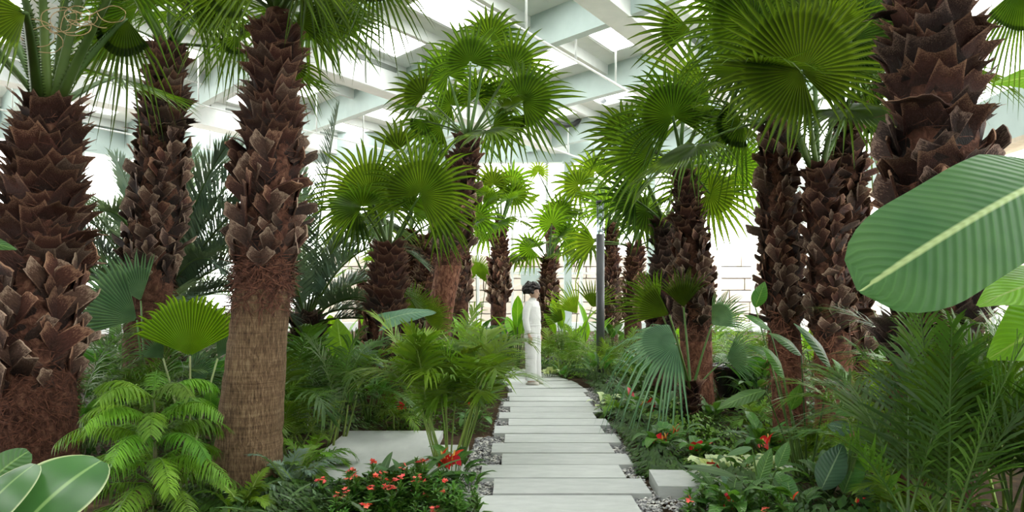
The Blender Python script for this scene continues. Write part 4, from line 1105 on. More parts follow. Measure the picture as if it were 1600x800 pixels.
def leafy(name, label, cat, px, Y, kind, n, sc=1.0, seed=1, group=None, az=(0, 360), spread=.05, tilt=8, z=None, part='leaf', root=None, x=None):
    rng = random.Random(seed)
    loc = ((px - 800) * Y / F if x is None else x, Y, GZ if z is None else z)
    root = root or thing(name, label, cat, loc, group)
    for k in range(n):
        a = math.radians(lerp(az[0], az[1], (k * .618 + rng.uniform(-.07, .07)) % 1))
        m = Matrix.Translation((math.cos(a) * spread * rng.random(), math.sin(a) * spread * rng.random(), 0)) @ Matrix.Rotation(a - math.pi / 2, 4, 'Z') @ Matrix.Rotation(math.radians(-rng.uniform(-tilt, tilt)), 4, 'X') @ Matrix.Scale(sc * rng.uniform(.78, 1.18), 4)
        link(part, rng.choice(LV[kind]), root, mat=m)
    return root

# ---- hero leaves placed singly: stalk foot, blade base, blade tip, face direction
def hero_leaf(root, org, foot, base, tip, face, W, shape, mats, bend=.1, fold=.12, wave=.02, lobe=0.0, nv=20, nu=9, pr=.012, name='leaf', sagz=.0):
    foot, base, tip = [np.asarray(v, float) - org for v in (foot, base, tip)]
    mb = MB(); stalk_pts = bez(foot, (foot + base) / 2 + UP * bend, base, 10)
    mb.tube(stalk_pts, np.linspace(pr * 1.4, pr * .8, 10), 7, 1)
    ax = tip - base; L = np.linalg.norm(ax); Tn = ax / L; face = nz(np.asarray(face, float) - Tn * np.dot(face, Tn)); sd = np.cross(Tn, face)
    G = np.zeros((nv, nu, 3)); UV = np.zeros((nv, nu, 2))
    for j in range(nv):
        t = j / (nv - 1)
        if shape == 'paddle': w = (min(1, (t * 5) ** .6) * (1 - max(0, (t - .7) / .3) ** 2.4) ** .55) if t < 1 else .03
        elif shape == 'heart': w = (1 - t) ** .75 * (1 + .55 * t)
        elif shape == 'round': w = math.sqrt(max(0, math.sin(math.pi * (t * .96 + .02))))
        else: w = math.sin(math.pi * (t * .97 + .015) ** .8) ** .9
        w = max(w, .02); c = base + ax * t + face * (4 * t * (1 - t)) * L * .08; c[2] -= sagz * L * t * t
        for i in range(nu):
            u = i / (nu - 1) * 2 - 1
            q = c + sd * u * w * W / 2 + face * (-fold * abs(u) ** 1.4 * w * W / 2 + wave * math.sin(t * 16 + (2 if u > 0 else 0)) * u * u * W) - Tn * lobe * L * (1 - t) ** 3 * abs(u) ** 1.4
            G[j, i] = q; UV[j, i] = (i / (nu - 1), t)
    mb.grid(G, UV, 0)
    return mb.obj(name, mats, root)

# banana plant at the right edge
org = np.array([2.55, 3.3, GZ]); b = thing('banana_plant', 'banana plant at the right edge holding a huge ribbed leaf before the massive trunk', 'banana plant', org)
mb = MB(); mb.tube([(0, 0, -.03), (.02, 0, .6), (.0, 0, 1.3)], [.09, .08, .06], 12); mb.obj('stem', M['cane'], b)
top = org + np.array([0, 0, 1.3])
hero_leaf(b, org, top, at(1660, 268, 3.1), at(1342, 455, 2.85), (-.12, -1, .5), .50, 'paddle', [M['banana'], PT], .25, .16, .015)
hero_leaf(b, org, top, at(1690, 440, 3.4), at(1528, 478, 3.1), (.1, -.7, 1), .3, 'ellip', [M['banana_backlit'], PT], .15, .12)
hero_leaf(b, org, top, at(1700, 470, 3.5), at(1545, 560, 3.3), (-.2, -1, .4), .36, 'ellip', [M['banana_backlit'], PT], .1, .12)
hero_leaf(b, org, top, at(1740, 120, 5.6), at(1548, 132, 5.9), (0, -1, .5), .3, 'ellip', [M['banana_backlit'], PT], .3, .1)
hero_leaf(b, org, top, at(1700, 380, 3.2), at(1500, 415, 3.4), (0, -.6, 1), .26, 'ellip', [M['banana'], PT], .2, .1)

# glossy leaves in the lower left corner
org = np.array([-1.95, 2.45, GZ]); b = thing('glossy_leaf_plant', 'big glossy dark leaves with pale margins in the lower left corner', 'plant', org)
hero_leaf(b, org, org, at(22, 838, 2.35), at(158, 720, 2.6), (.1, -.8, 1), .30, 'round', [M['glossy'], PT], .05, -.12, .0, pr=.01)
hero_leaf(b, org, org, at(-60, 850, 2.3), at(55, 725, 2.5), (-.3, -.7, 1), .24, 'round', [M['glossy'], PT], .05, .1, .0, pr=.01)
hero_leaf(b, org, org, at(-30, 770, 2.9), at(45, 705, 3.0), (0, -.8, .8), .2, 'round', [M['broad'], PT], .05, .1, .0, pr=.008)
hero_leaf(b, org, org, at(-70, 372, 2.6), at(26, 390, 2.6), (0, -1, .6), .07, 'ellip', [M['broad'], PT], .0, .1, .0, pr=.008)

# single large arrow leaf in front of the short middle palm
org = np.array([(575 - 800) * 8.3 / F, 8.3, GZ]); b = thing('arrow_leaf_plant', 'arrow-leaved plant with one big horizontal leaf before the short middle palm', 'plant', org, 'arrow-leaved plants')
hero_leaf(b, org, org, at(603, 500, 8.1), at(682, 488, 8.2), (.1, -.75, 1), .30, 'heart', [M['broad_teal'], PT], .1, .2, .02, lobe=.18)
hero_leaf(b, org, org, at(560, 545, 8.0), at(600, 575, 7.9), (0, -.6, 1), .2, 'heart', [M['broad_teal'], PT], .1, .1, .02, lobe=.15)
hero_leaf(b, org, org, at(545, 570, 8.0), at(548, 630, 7.9), (0, -1, .3), .2, 'heart', [M['broad'], PT], .1, .1, .02, lobe=.15)
org = np.array([(525 - 800) * 9.0 / F, 9.0, GZ]); b = thing('arrow_leaf_plant', 'arrow-leaved plant with one upright lime leaf left of the short middle palm', 'plant', org, 'arrow-leaved plants')
hero_leaf(b, org, org, at(538, 566, 9.0), at(527, 498, 9.0), (0, -1, .25), .34, 'ellip', [M['broad_lime'], PT], .0, .1, .01)
hero_leaf(b, org, org, at(500, 560, 9.2), at(470, 525, 9.2), (0, -1, .5), .2, 'ellip', [M['broad'], PT], .0, .1, .01)
hero_leaf(b, org, org, at(560, 560, 9.2), at(590, 545, 9.0), (0, -.8, .8), .24, 'ellip', [M['broad_teal'], PT], .0, .1, .01)

# long-stalked plant in front of the close pair of trunks
org = np.array([(1255 - 800) * 5.9 / F, 5.9, GZ]); b = thing('peace_lily', 'long-stalked plant with slender leaves before the close pair of trunks', 'plant', org)
for (bx, by), (tx, ty), w, dy in (((1203, 515), (1162, 492), .1, .2), ((1225, 590), (1190, 540), .13, 0), ((1252, 555), (1200, 520), .12, 0), ((1298, 575), (1240, 505), .13, -.1), ((1196, 610), (1120, 640), .12, -.1), ((1236, 640), (1250, 600), .12, .1), ((1210, 560), (1165, 540), .1, .2), ((1330, 610), (1300, 560), .11, .2), ((1180, 480), (1195, 440), .13, .3)):
    hero_leaf(b, org, org + np.array([random.Random(bx).uniform(-.06, .06), 0, 0]), at(bx, by, 5.8 + dy), at(tx, ty, 5.75 + dy), (.1, -.8, .8), w, 'ellip', [M['broad'], PT], .05, .22, .02, pr=.007, nv=12, nu=7)
# calathea
org = np.array([(1315 - 800) * 4.95 / F, 4.95, GZ]); b = thing('calathea', 'plant with broad bluish ribbed leaves below the huge-fan palm', 'plant', org)
for (bx, by), (tx, ty), w, k in (((1283, 765), (1318, 692), .20, 'broad_teal'), ((1318, 770), (1345, 695), .17, 'broad'), ((1345, 690), (1388, 680), .14, 'broad_teal'), ((1352, 645), (1384, 688), .15, 'broad_teal'), ((1332, 674), (1292, 664), .13, 'broad_teal'), ((1340, 780), (1376, 752), .16, 'broad_teal'), ((1356, 735), (1350, 640), .16, 'broad_lime'), ((1345, 640), (1305, 645), .1, 'broad')):
    hero_leaf(b, org, org, at(bx, by, 4.9), at(tx, ty, 4.9 + .1), (-.1, -.85, .7), w, 'ellip', [M[k], PT], .05, .12, .02, pr=.007, nv=12, nu=7)
org = np.array([(1190 - 800) * 4.9 / F, 4.9, GZ]); b = thing('strelitzia', 'plant with one dark paddle leaf slanting over the white-leaved plants', 'plant', org)
for (bx, by), (tx, ty), w, k in (((1162, 778), (1126, 740), .12, 'broad_teal'), ((1185, 755), (1205, 700), .1, 'broad'), ((1150, 745), (1065, 728), .06, 'strap'), ((1175, 700), (1135, 712), .06, 'strap'), ((1215, 730), (1232, 690), .09, 'broad')):
    hero_leaf(b, org, org, at(bx, by, 4.85), at(tx, ty, 4.95), (-.1, -.8, .8), w, 'ellip', [M[k], PT], .08, .15, .02, pr=.006, nv=12, nu=7)

# ---- rows of repeated broad plants in the beds
def bed(name, cat, kind, group, rows, seed0, part='leaf'):
    for k, (label, px, Y, n, sc) in enumerate(rows):
        leafy(name, label, cat, px, Y, kind, n, sc, seed0 + k, group, part=part)
bed('arrow_leaf_plant', 'plant', 'alocasia', 'arrow-leaved plants', [
 ('arrow-leaved plant behind the lime fan leaf at left', 330, 8.6, 12, 1.0), ('arrow-leaved plant between the left edge trunk and the dark scaly palm', 150, 8.8, 12, 1.0),
 ('arrow-leaved plant under the arching blue-grey fronds', 455, 9.6, 12, 1.1), ('arrow-leaved plant left of the arching feather palm', 425, 10.6, 10, 1.2), ('arrow-leaved plant below the tiny far palm', 555, 12.6, 12, 1.25),
 ('arrow-leaved plant beside the slim palms of the middle group', 645, 11.2, 10, 1.0), ('arrow-leaved plant at the foot of the slender palm left of the woman', 745, 15.4, 11, 1.2),
 ('arrow-leaved plant behind the slim reddish palm', 1120, 10.2, 11, 1.0), ('arrow-leaved plant behind the first of the close pair of trunks', 1200, 9.4, 11, 1.0), ('arrow-leaved plant near the far right windows', 1385, 10.2, 12, 1.2),
 ('arrow-leaved plant behind the massive right trunk', 1480, 7.2, 12, 1.1), ('arrow-leaved plant at the right edge behind the tall feather palm', 1570, 6.6, 10, 1.2)], 200)
bed('lime_leaf_plant', 'plant', 'alocasia_lime', 'lime-leaved plants', [
 ('lime-leaved plant in the bright gap below the tiny far palm', 590, 13.6, 9, 1.2), ('lime-leaved plant between the arching fronds and the short middle palm', 520, 14.4, 9, 1.1), ('lime-leaved plant at the foot of the slim palm behind the centre palm', 735, 13.2, 8, 1.0), ('lime-leaved plant beside the massive right trunk', 1385, 7.8, 8, .9)], 230)
bed('strelitzia', 'plant', 'strelitzia', 'upright paddle-leaved plants', [
 ('upright paddle-leaved plant just left of the woman', 808, 14.6, 9, 1.15), ('upright paddle-leaved plant just right of the woman', 882, 15.4, 8, 1.15), ('upright paddle-leaved plant beside the lamp post', 915, 15.2, 8, 1.05), ('upright paddle-leaved plant at the left windows', 300, 13.0, 9, 1.2), ('upright paddle-leaved plant behind the short middle palm', 690, 15.6, 9, 1.1), ('upright paddle-leaved plant behind the dark trunk', 1065, 13.6, 9, 1.1), ('upright paddle-leaved plant between the pair of trunks', 1280, 10.8, 9, 1.1)], 240)
bed('leafy_plant', 'plant', 'spath', 'leafy bed plants', [
 ('leafy plant behind the young conifer', 130, 6.6, 18, .9), ('leafy plant right of the young conifer', 330, 6.7, 14, .7), ('leafy plant behind the large slab', 585, 8.6, 18, .7), ('leafy plant left of the large slab', 470, 7.9, 16, .8),
 ('leafy plant between the slab and the leaning centre palm', 660, 9.2, 18, .7), ('leafy plant at the left path edge', 745, 8.9, 16, .6), ('leafy plant left of the path before the woman', 760, 10.0, 16, .6), ('leafy plant across the path bend', 790, 15.2, 18, .9), ('leafy plant left of the path bend', 765, 16.2, 18, 1.0),
 ('leafy plant behind the drooping bluish fan', 1010, 10.6, 18, .8), ('leafy plant between the lamp post and the path', 935, 11.6, 18, .7), ('leafy plant right of the slim reddish palm', 1185, 9.0, 18, .8), ('leafy plant behind the massive right trunk near the glass', 1420, 8.6, 18, 1.0), ('leafy plant below the right windows', 1250, 12.5, 18, 1.2), ('leafy plant below the far right windows', 1100, 15.5, 18, 1.3), ('leafy plant below the far middle windows', 960, 16.8, 18, 1.2), ('leafy plant at the far left windows', 180, 12.6, 18, 1.3), ('leafy plant behind the dark scaly trunk', 275, 9.8, 18, 1.0), ('leafy plant deep behind the slim middle palms', 620, 16.4, 18, 1.3), ('leafy plant under the pale feather palm', 400, 13.6, 18, 1.3)], 260)
bed('strap_leaf_plant', 'plant', 'strap', 'strap-leaved plants in the front bed', [
 ('strap-leaved plant at the bottom edge below the ringed trunk', 420, 4.75, 13, .8), ('strap-leaved plant at the bottom edge left of the red flowers', 500, 4.7, 13, .9), ('strap-leaved plant at the bottom edge before the red flowers', 600, 4.65, 11, .75), ('strap-leaved plant under the young conifer', 345, 4.75, 11, .8), ('strap-leaved plant in the right foreground beside the calathea', 1240, 4.7, 13, 1.0), ('strap-leaved plant below the small thick slab', 1125, 4.55, 10, .6)], 300)
bed('strap_leaf_plant', 'plant', 'strap_wide', 'broad strap plants on the slab', [
 ('broad strap plant arching over the front of the large slab', 590, 5.5, 14, 1.4), ('broad strap plant arching over the slab beside the thin canes', 640, 5.45, 14, 1.4), ('broad strap plant left of the large slab front', 530, 5.5, 11, .9)], 310)
bed('peace_lily', 'plant', 'spath_small', 'low leafy plants along the right edge', [
 ('low leafy plant at the foot of the slim reddish palm', 1115, 8.4, 16, 1.0), ('low leafy plant left of the slim reddish palm', 1040, 8.6, 16, .9), ('low leafy plant under the drooping bluish fan', 985, 9.6, 16, .9), ('low leafy plant before the first of the close pair', 1190, 6.9, 16, 1.0), ('low leafy plant beside the small thick slab', 1130, 5.1, 16, .8), ('low leafy plant at the bottom right of the gravel', 1150, 4.75, 16, .8), ('low leafy plant under the calathea', 1290, 5.4, 16, 1.0), ('low leafy plant at the path end near the woman', 880, 12.8, 14, .8), ('low leafy plant at the path bend', 850, 14.2, 14, .9), ('low leafy plant right of the thin canes', 735, 5.5, 14, .55)], 320)
bed('white_leaf_plant', 'plant', 'caladium', 'white-leaved plants', [
 ('white-leaved plant behind the small thick slab', 1118, 5.75, 11, .95), ('white-leaved plant between the red flowers at right', 1145, 5.7, 9, .9), ('white-leaved plant by the half-hidden right slab', 1185, 5.8, 9, .8), ('white-leaved plant under the drooping bluish fan near the gravel', 945, 9.3, 9, .9), ('white-leaved plant by the path bend', 858, 12.9, 9, .9)], 335)

# ---- red anthuriums
sp_me = leaf_mesh('spathe', .105, .085, 'heart', .0, 20, 45, .15, .02, [M['spathe'], M['spathe']], nu=5, nv=7, lobe=.2)
sd_mb = MB(); sd_mb.tube([(0, 0, 0), (0, .01, .03), (0, .015, .06)], [.006, .007, .004], 6); sd_me = sd_mb.mesh('spadix', M['spadix'])
st_mb = MB(); st_mb.tube([(0, 0, -.24), (0, -.01, -.1), (0, 0, 0)], [.004, .0035, .003], 5); st_me = st_mb.mesh('flower_stem', M['petiole'])
def anthurium(label, px, Y, flowers, seed, n=12, sc=1.0):
    root = leafy('anthurium', label, 'flower', px, Y, 'anth', n, sc, seed, 'red anthuriums')
    rng = random.Random(seed); org = np.array(root.location)
    for fx, fy in flowers:
        p = at(fx, fy, Y + rng.uniform(-.05, .05)) - org; p[2] = max(p[2], .12)
        o = link('flower_stem', st_me, root, mat=Matrix.Translation(Vector(p)) @ Matrix.Diagonal((1, 1, p[2] / .24, 1)))
        a = rng.uniform(math.radians(140), math.radians(400))
        s = link('spathe', sp_me, root, mat=Matrix.Translation(Vector(p)) @ Matrix.Rotation(a, 4, 'Z') @ Matrix.Rotation(rng.uniform(-.2, .5), 4, 'X') @ Matrix.Scale(rng.uniform(.9, 1.3), 4))
        link('spadix', sd_me, s)
for k, (lab, px, Y, fl) in enumerate((
 ('red anthurium in the right bed nearest the path', 1032, 6.9, [(1027, 697), (1041, 688), (1036, 697)]), ('red anthurium with a raised red bloom behind the path-side one', 1053, 7.1, [(1053, 677), (1058, 680)]),
 ('red anthurium with two wide blooms in the right bed', 1092, 6.5, [(1084, 708), (1100, 706), (1092, 711)]), ('red anthurium before the first of the close pair', 1200, 6.6, [(1201, 691), (1192, 706)]), ('red anthurium far up the right bed under the bluish fan', 1003, 8.6, [(1002, 633), (1015, 628), (1018, 640)]),
 ('red anthurium beside the gravel under the bluish fan', 985, 9.2, [(986, 618), (992, 661)]), ('red anthurium under the dark slanting leaf at right', 1152, 5.7, [(1156, 747), (1114, 731)]), ('red anthurium cut by the bottom edge right of the gravel', 1142, 4.75, [(1140, 797), (1134, 800)]),
 ('red anthurium cut by the bottom edge below the calathea', 1240, 4.8, [(1238, 796), (1335, 797)]), ('red anthurium at the foot of the thin canes', 708, 5.75, [(686, 723), (692, 719), (700, 726), (706, 718), (712, 725), (694, 729)]),
 ('red anthurium behind the large slab', 628, 8.3, [(626, 643), (632, 636), (629, 641)]), ('red anthurium at the left path edge under the feather palm', 738, 8.2, [(735, 632), (742, 618)]))):
    anthurium(lab, px, Y, fl, 400 + k)

# ---- small bushes with coral flowers in the front bed
def petal_mesh():
    mb = MB()
    for k in range(5):
        a = 2 * math.pi * k / 5; c, s = math.cos(a), math.sin(a)
        V = [(0, 0, 0), (.006 * c - .008 * s, .006 * s + .008 * c, .004), (.018 * c, .018 * s, .007), (.006 * c + .008 * s, .006 * s - .008 * c, .004)]
        mb.raw(V, Q=[(0, 3, 2, 1)])
    return mb.mesh('flower', M['pink'])
pet_me = petal_mesh()
ros = []
for s in range(4):
    r = np.random.RandomState(s); mb = MB()
    for k in range(13):
        a = k * 2.4; e = math.radians(lerp(75, 5, k / 13)); L = lerp(.03, .075, k / 13); w = L * .36
        d = np.array([math.cos(a) * math.cos(e), math.sin(a) * math.cos(e), math.sin(e)]); sd = np.array([-math.sin(a), math.cos(a), 0]) * w
        z0 = np.array([0, 0, -.004 * k]); up = np.cross(sd, d); up = nz(up) * .006
        mb.grid(np.array([[z0 - sd * .15, z0 + sd * .15], [z0 + d * L * .55 - sd * .5 - up, z0 + d * L * .55 + sd * .5 - up], [z0 + d * L - sd * .1 + up, z0 + d * L + sd * .1 + up]]))
    ros.append(mb.mesh('leaf_rosette', M['bush']))
def coral_bush(label, px, Y, H, n, nfl, seed, W=.2):
    rng = random.Random(seed); org = ((px - 800) * Y / F, Y, GZ); root = thing('coral_flower_bush', label, 'bush', org, 'low bushes with coral flowers')
    mbs = MB(); fl = 0
    for k in range(n):
        a = rng.uniform(0, 6.283); r = W * math.sqrt(rng.random()); h = H * rng.uniform(.55, 1.1) * (1 - .4 * r / W)
        p = np.array([math.cos(a) * r, math.sin(a) * r, h]); mbs.tube(bez(np.array([p[0] * .3, p[1] * .3, -.01]), np.array([p[0], p[1], h * .4]), p, 5), [.005, .005, .004, .004, .003], 4)
        for q in range(3):
            m = Matrix.Translation(Vector(p - np.array([0, 0, .06 * q]))) @ Matrix.Rotation(rng.uniform(0, 6), 4, 'Z') @ Matrix.Rotation(rng.uniform(-.3, .3), 4, 'X') @ Matrix.Scale(rng.uniform(.9, 1.4) * (1 + .25 * q), 4)
            link('leaf_rosette', rng.choice(ros), root, mat=m)
        if fl < nfl and rng.random() < .75:
            fl += 1
            for q in range(rng.randint(3, 6)):
                m = Matrix.Translation(Vector(p + np.array([rng.uniform(-.025, .025), rng.uniform(-.025, .025), rng.uniform(.01, .04)]))) @ Matrix.Rotation(rng.uniform(0, 6), 4, 'Z') @ Matrix.Rotation(rng.uniform(-.6, .6) + .4, 4, 'X') @ Matrix.Scale(rng.uniform(.9, 1.5), 4)
                link('flower', pet_me, root, mat=m)
    mbs.obj('stem', M['stem'], root)
for k, (lab, px, Y, H, n, f) in enumerate((
 ('coral-flowered bush at the left end of the front flower bed', 540, 5.2, .3, 12, 4), ('coral-flowered bush before the middle of the large slab', 572, 5.05, .33, 14, 7), ('coral-flowered bush with the densest red blooms', 622, 4.95, .32, 14, 8), ('coral-flowered bush left of the thin canes', 655, 5.2, .36, 13, 3),
 ('coral-flowered bush before the thin canes', 690, 5.0, .3, 13, 4), ('coral-flowered bush at the bottom edge left of the path', 660, 4.7, .24, 12, 1), ('flowerless green bush beside the gravel', 712, 4.85, .24, 13, 0), ('coral-flowered bush at the bottom edge right of the strap leaves', 560, 4.7, .26, 12, 3), ('green bush at the bottom right of the gravel', 1110, 4.8, .26, 13, 1), ('green bush between gravel and calathea', 1195, 4.7, .26, 13, 2))):
    coral_bush(lab, px, Y, H, n, f, 500 + k)

# ---- small ferns at the foot of the ringed trunk
for k, (lab, px, Y, H, bl) in enumerate((
 ('fern with bluish fronds at the foot of the ringed trunk', 445, 5.35, .5, 'butia'), ('fern with fresh green fronds left of the large slab', 462, 5.6, .42, 'areca_light'), ('fern at the bottom edge left of the ringed trunk', 385, 4.85, .4, 'areca'), ('fern with fresh fronds right of the ringed trunk', 470, 6.0, .5, 'pine'), ('fern with bright fronds before the black bowl', 1175, 8.0, .6, 'areca_light'),
 ('fern beside the first of the close pair of trunks', 1265, 6.5, .5, 'areca'), ('fern in front of the massive right trunk', 1420, 4.7, .6, 'areca'), ('fern at the right bed edge by the path', 965, 8.9, .4, 'areca_light'))):
    areca(lab, px, Y, H, 14, 600 + k, bl, .06, (.6, .9), (15, 70), n=22, ll=.26, lw=.009, canes=4, caneh=.2, group='small ferns in the beds', name='fern', sag=1.3)

# ================================================================== GROUND COVER (nobody could count it)
def carpet(name, label, xy, hmax, size, mat, seed, mound=.6):
    r = np.random.RandomState(seed); n = len(xy)
    hx = .5 + .25 * np.sin(xy[:, 0] * 3.1 + seed) * np.cos(xy[:, 1] * 2.3) + .25 * np.sin(xy[:, 0] * 7.3 + xy[:, 1] * 5.1)
    z = GZ + .01 + hmax * (1 - mound + mound * hx) * np.sqrt(r.uniform(0, 1, n))
    C = np.stack([xy[:, 0], xy[:, 1], z], -1)
    az = r.uniform(0, 6.283, n); el = r.uniform(-.5, .9, n)
    d = np.stack([np.cos(az) * np.cos(el), np.sin(az) * np.cos(el), np.sin(el)], -1); sd = np.stack([-np.sin(az), np.cos(az), r.uniform(-.3, .3, n)], -1)
    L = (size * r.uniform(.6, 1.4, n))[:, None]; up = np.cross(sd, d) * -1
    V = np.stack([C, C + d * L * .5 + sd * L * .28 + up * L * .06, C + d * L, C + d * L * .5 - sd * L * .28 + up * L * .06, C + d * L * .5], 1)
    b = (np.arange(n) * 5)[:, None]
    T = np.concatenate([b + np.array([[0, 1, 4]]), b + np.array([[1, 2, 4]]), b + np.array([[2, 3, 4]]), b + np.array([[3, 0, 4]])])
    mb = MB(); mb.raw(V.reshape(-1, 3), T=T); o = mb.obj(name, mat)
    return tag(o, label, 'groundcover', None, 'stuff')
def region(n, y0, y1, f0, f1, seed):
    r = np.random.RandomState(seed); y = y0 + (y1 - y0) * r.uniform(0, 1, n) ** 1.3
    a = np.array([f0(v) for v in y]); c = np.array([f1(v) for v in y]); x = a + (c - a) * r.uniform(0, 1, n)
    return np.stack([x, y], -1)
carpet('groundcover', 'low dark green groundcover along the right edge of the path', region(15000, 5.9, 12.8, lambda y: pathx(y) + .63, lambda y: pathx(y) + 1.9, 1), .24, .05, M['carpet'], 1)
carpet('groundcover', 'fresh green groundcover patches in the right bed', region(5000, 5.8, 9.5, lambda y: 1.5, lambda y: 3.6, 2), .2, .055, M['carpet_lime'], 2)
carpet('groundcover', 'low groundcover around the gravel in the right foreground', region(4500, 4.2, 5.5, lambda y: 1.35, lambda y: 3.2, 3), .2, .055, M['carpet'], 3)
carpet('groundcover', 'low groundcover in the left front bed below the slab', region(6500, 4.2, 5.35, lambda y: -2.4, lambda y: -.42, 4), .2, .05, M['carpet'], 4)
carpet('groundcover', 'low groundcover behind the large left slab', region(7000, 7.8, 12.5, lambda y: -3.0, lambda y: pathx(y) - .75, 5), .25, .055, M['carpet'], 5)
carpet('groundcover', 'low groundcover between the left trunks', region(7000, 5.4, 10.5, lambda y: -5.5, lambda y: -1.9, 6), .25, .06, M['carpet'], 6)
carpet('groundcover', 'deep groundcover of the far left bed', region(9000, 10, 20, lambda y: -.62 * y, lambda y: pathx(y) - .75, 7), .5, .1, M['carpet'], 7)
carpet('groundcover', 'deep groundcover of the far right bed', region(9000, 11, 22, lambda y: pathx(min(y, 12.2)) + .75 if y < 13 else .3, lambda y: min(RW(y) - .5, .7 * y), 8), .45, .1, M['carpet'], 8)
carpet('groundcover', 'bright groundcover beyond the path bend', region(5000, 13, 19, lambda y: pathx(y) + .8, lambda y: 2.6, 9), .4, .08, M['carpet_lime'], 9)
carpet('groundcover', 'groundcover below the right glass wall', region(6000, 6.5, 12, lambda y: 2.8, lambda y: .72 * y, 10), .35, .08, M['carpet'], 10)
carpet('groundcover', 'low groundcover under the dense feather palm in the lower right corner', region(4000, 2.6, 4.6, lambda y: 1.6, lambda y: 4.2, 11), .22, .06, M['carpet'], 11)

# ================================================================== THINGS
# lamp post
Y = 12.3; c = at(938, 460, Y); lp_ = thing('lamp_post', 'dark grey lamp post with a clear lantern section right of the woman', 'lamp post', (c[0], Y, GZ))
zt, zl = at(938, 318, Y)[2] - GZ, at(938, 366, Y)[2] - GZ
mb = MB(); mb.tube([(0, 0, 0), (0, 0, zl)], .072, 16); mb.obj('pole', M['dark_metal'], lp_)
mb = MB(); mb.tube([(0, 0, 0), (0, 0, .04)], .12, 16); mb.obj('base', M['dark_metal'], lp_)
mb = MB(); mb.tube([(0, 0, zl), (0, 0, zt)], .068, 16, caps=False); lan = mb.obj('lantern', M['lantern'], lp_)
for k in range(4):
    a = k * math.pi / 2 + .5; mb = MB(); mb.tube([(math.cos(a) * .06, math.sin(a) * .06, zl), (math.cos(a) * .06, math.sin(a) * .06, zt)], .006, 5); mb.obj('lantern_bar', M['dark_metal'], lan)
for k in range(4):
    z = lerp(zl, zt, (k + .5) / 4); mb = MB(); mb.tube([(0, 0, z - .03), (0, 0, z + .03)], [.05, .02], 12); mb.obj('reflector', M['white_metal'], lan)
mb = MB(); mb.tube([(0, 0, zt), (0, 0, zt + .05)], .075, 16); mb.obj('cap', M['dark_metal'], lp_)

# black bowl among the plants
Y = 9.6; c = at(1152, 570, Y); bw = thing('planter_bowl', 'shiny black shallow bowl half hidden behind the slim reddish palm', 'planter', (c[0], Y, GZ))
zt = c[2] - GZ - .02; pr = [(.12, 0), (.2, .05), (.30, zt * .6), (.36, zt - .03), (.38, zt), (.35, zt), (.33, zt - .04), (.2, zt - .12)]
a = np.linspace(0, 2 * math.pi, 28, endpoint=False)
mb = MB(); mb.grid(np.array([[(r * math.cos(q), r * math.sin(q), z) for q in a] for r, z in pr]), closed=True); mb.obj('bowl', M['black'], bw)
mb = MB(); rim = np.array([(.375 * math.cos(q), .375 * math.sin(q), zt + .008) for q in np.linspace(0, 2 * math.pi, 33)]); mb.tube(rim, .012, 6); mb.obj('rim', M['black'], bw)
mb = MB(); mb.raw([(.26 * math.cos(q), .26 * math.sin(q), zt - .09) for q in a], T=[(0, i, i + 1) for i in range(1, 27)]); mb.obj('soil_fill', M['soil'], bw)

# ================================================================== THE WOMAN
def remeshed(mb, name, mats, parent, voxel, smooth=3, disp=None):
    me = mb.mesh(name, mats); o = bpy.data.objects.new(name, me); col.objects.link(o)
    m = o.modifiers.new('r', 'REMESH'); m.mode = 'VOXEL'; m.voxel_size = voxel; m.use_smooth_shade = True
    if smooth: s = o.modifiers.new('s', 'SMOOTH'); s.factor = .5; s.iterations = smooth
    if disp:
        tx = bpy.data.textures.new(name + '_folds', 'CLOUDS'); tx.noise_scale = disp[1]
        d = o.modifiers.new('d', 'DISPLACE'); d.texture = tx; d.strength = disp[0]; d.mid_level = .5; d.texture_coords = 'LOCAL'
    dg = bpy.context.evaluated_depsgraph_get()
    new = bpy.data.meshes.new_from_object(o.evaluated_get(dg))
    bpy.data.objects.remove(o, do_unlink=True)
    new.name = name
    if not new.materials: new.materials.append(mats)
    new.polygons.foreach_set('use_smooth', np.full(len(new.polygons), True))
    return link(name, new, parent)
def loft(mb, rings, n=16):
    """rings: (centre, rx (front-back), ry (side), tilt)"""
    a = np.linspace(0, 2 * math.pi, n, endpoint=False); P = []
    for c, rx, ry in rings: P.append([(c[0] + math.cos(q) * rx, c[1] + math.sin(q) * ry, c[2]) for q in a])
    P = np.array(P); mb.grid(P, closed=True); o = mb.n - len(rings) * n
    for c0 in (np.arange(n)[::-1], (len(rings) - 1) * n + np.arange(n)):
        T = [[c0[0], c0[i], c0[i + 1]] for i in range(1, n - 1)]; mb.T.append(np.array(T) + o); mb.tm.append(np.zeros(len(T), int))
px, Yp = 832, 11.75
person = thing('person', 'woman in a white shirt and wide white trousers standing on the path', 'person', ((px - 800) * Yp / F, Yp, .0), rz=math.radians(-24))
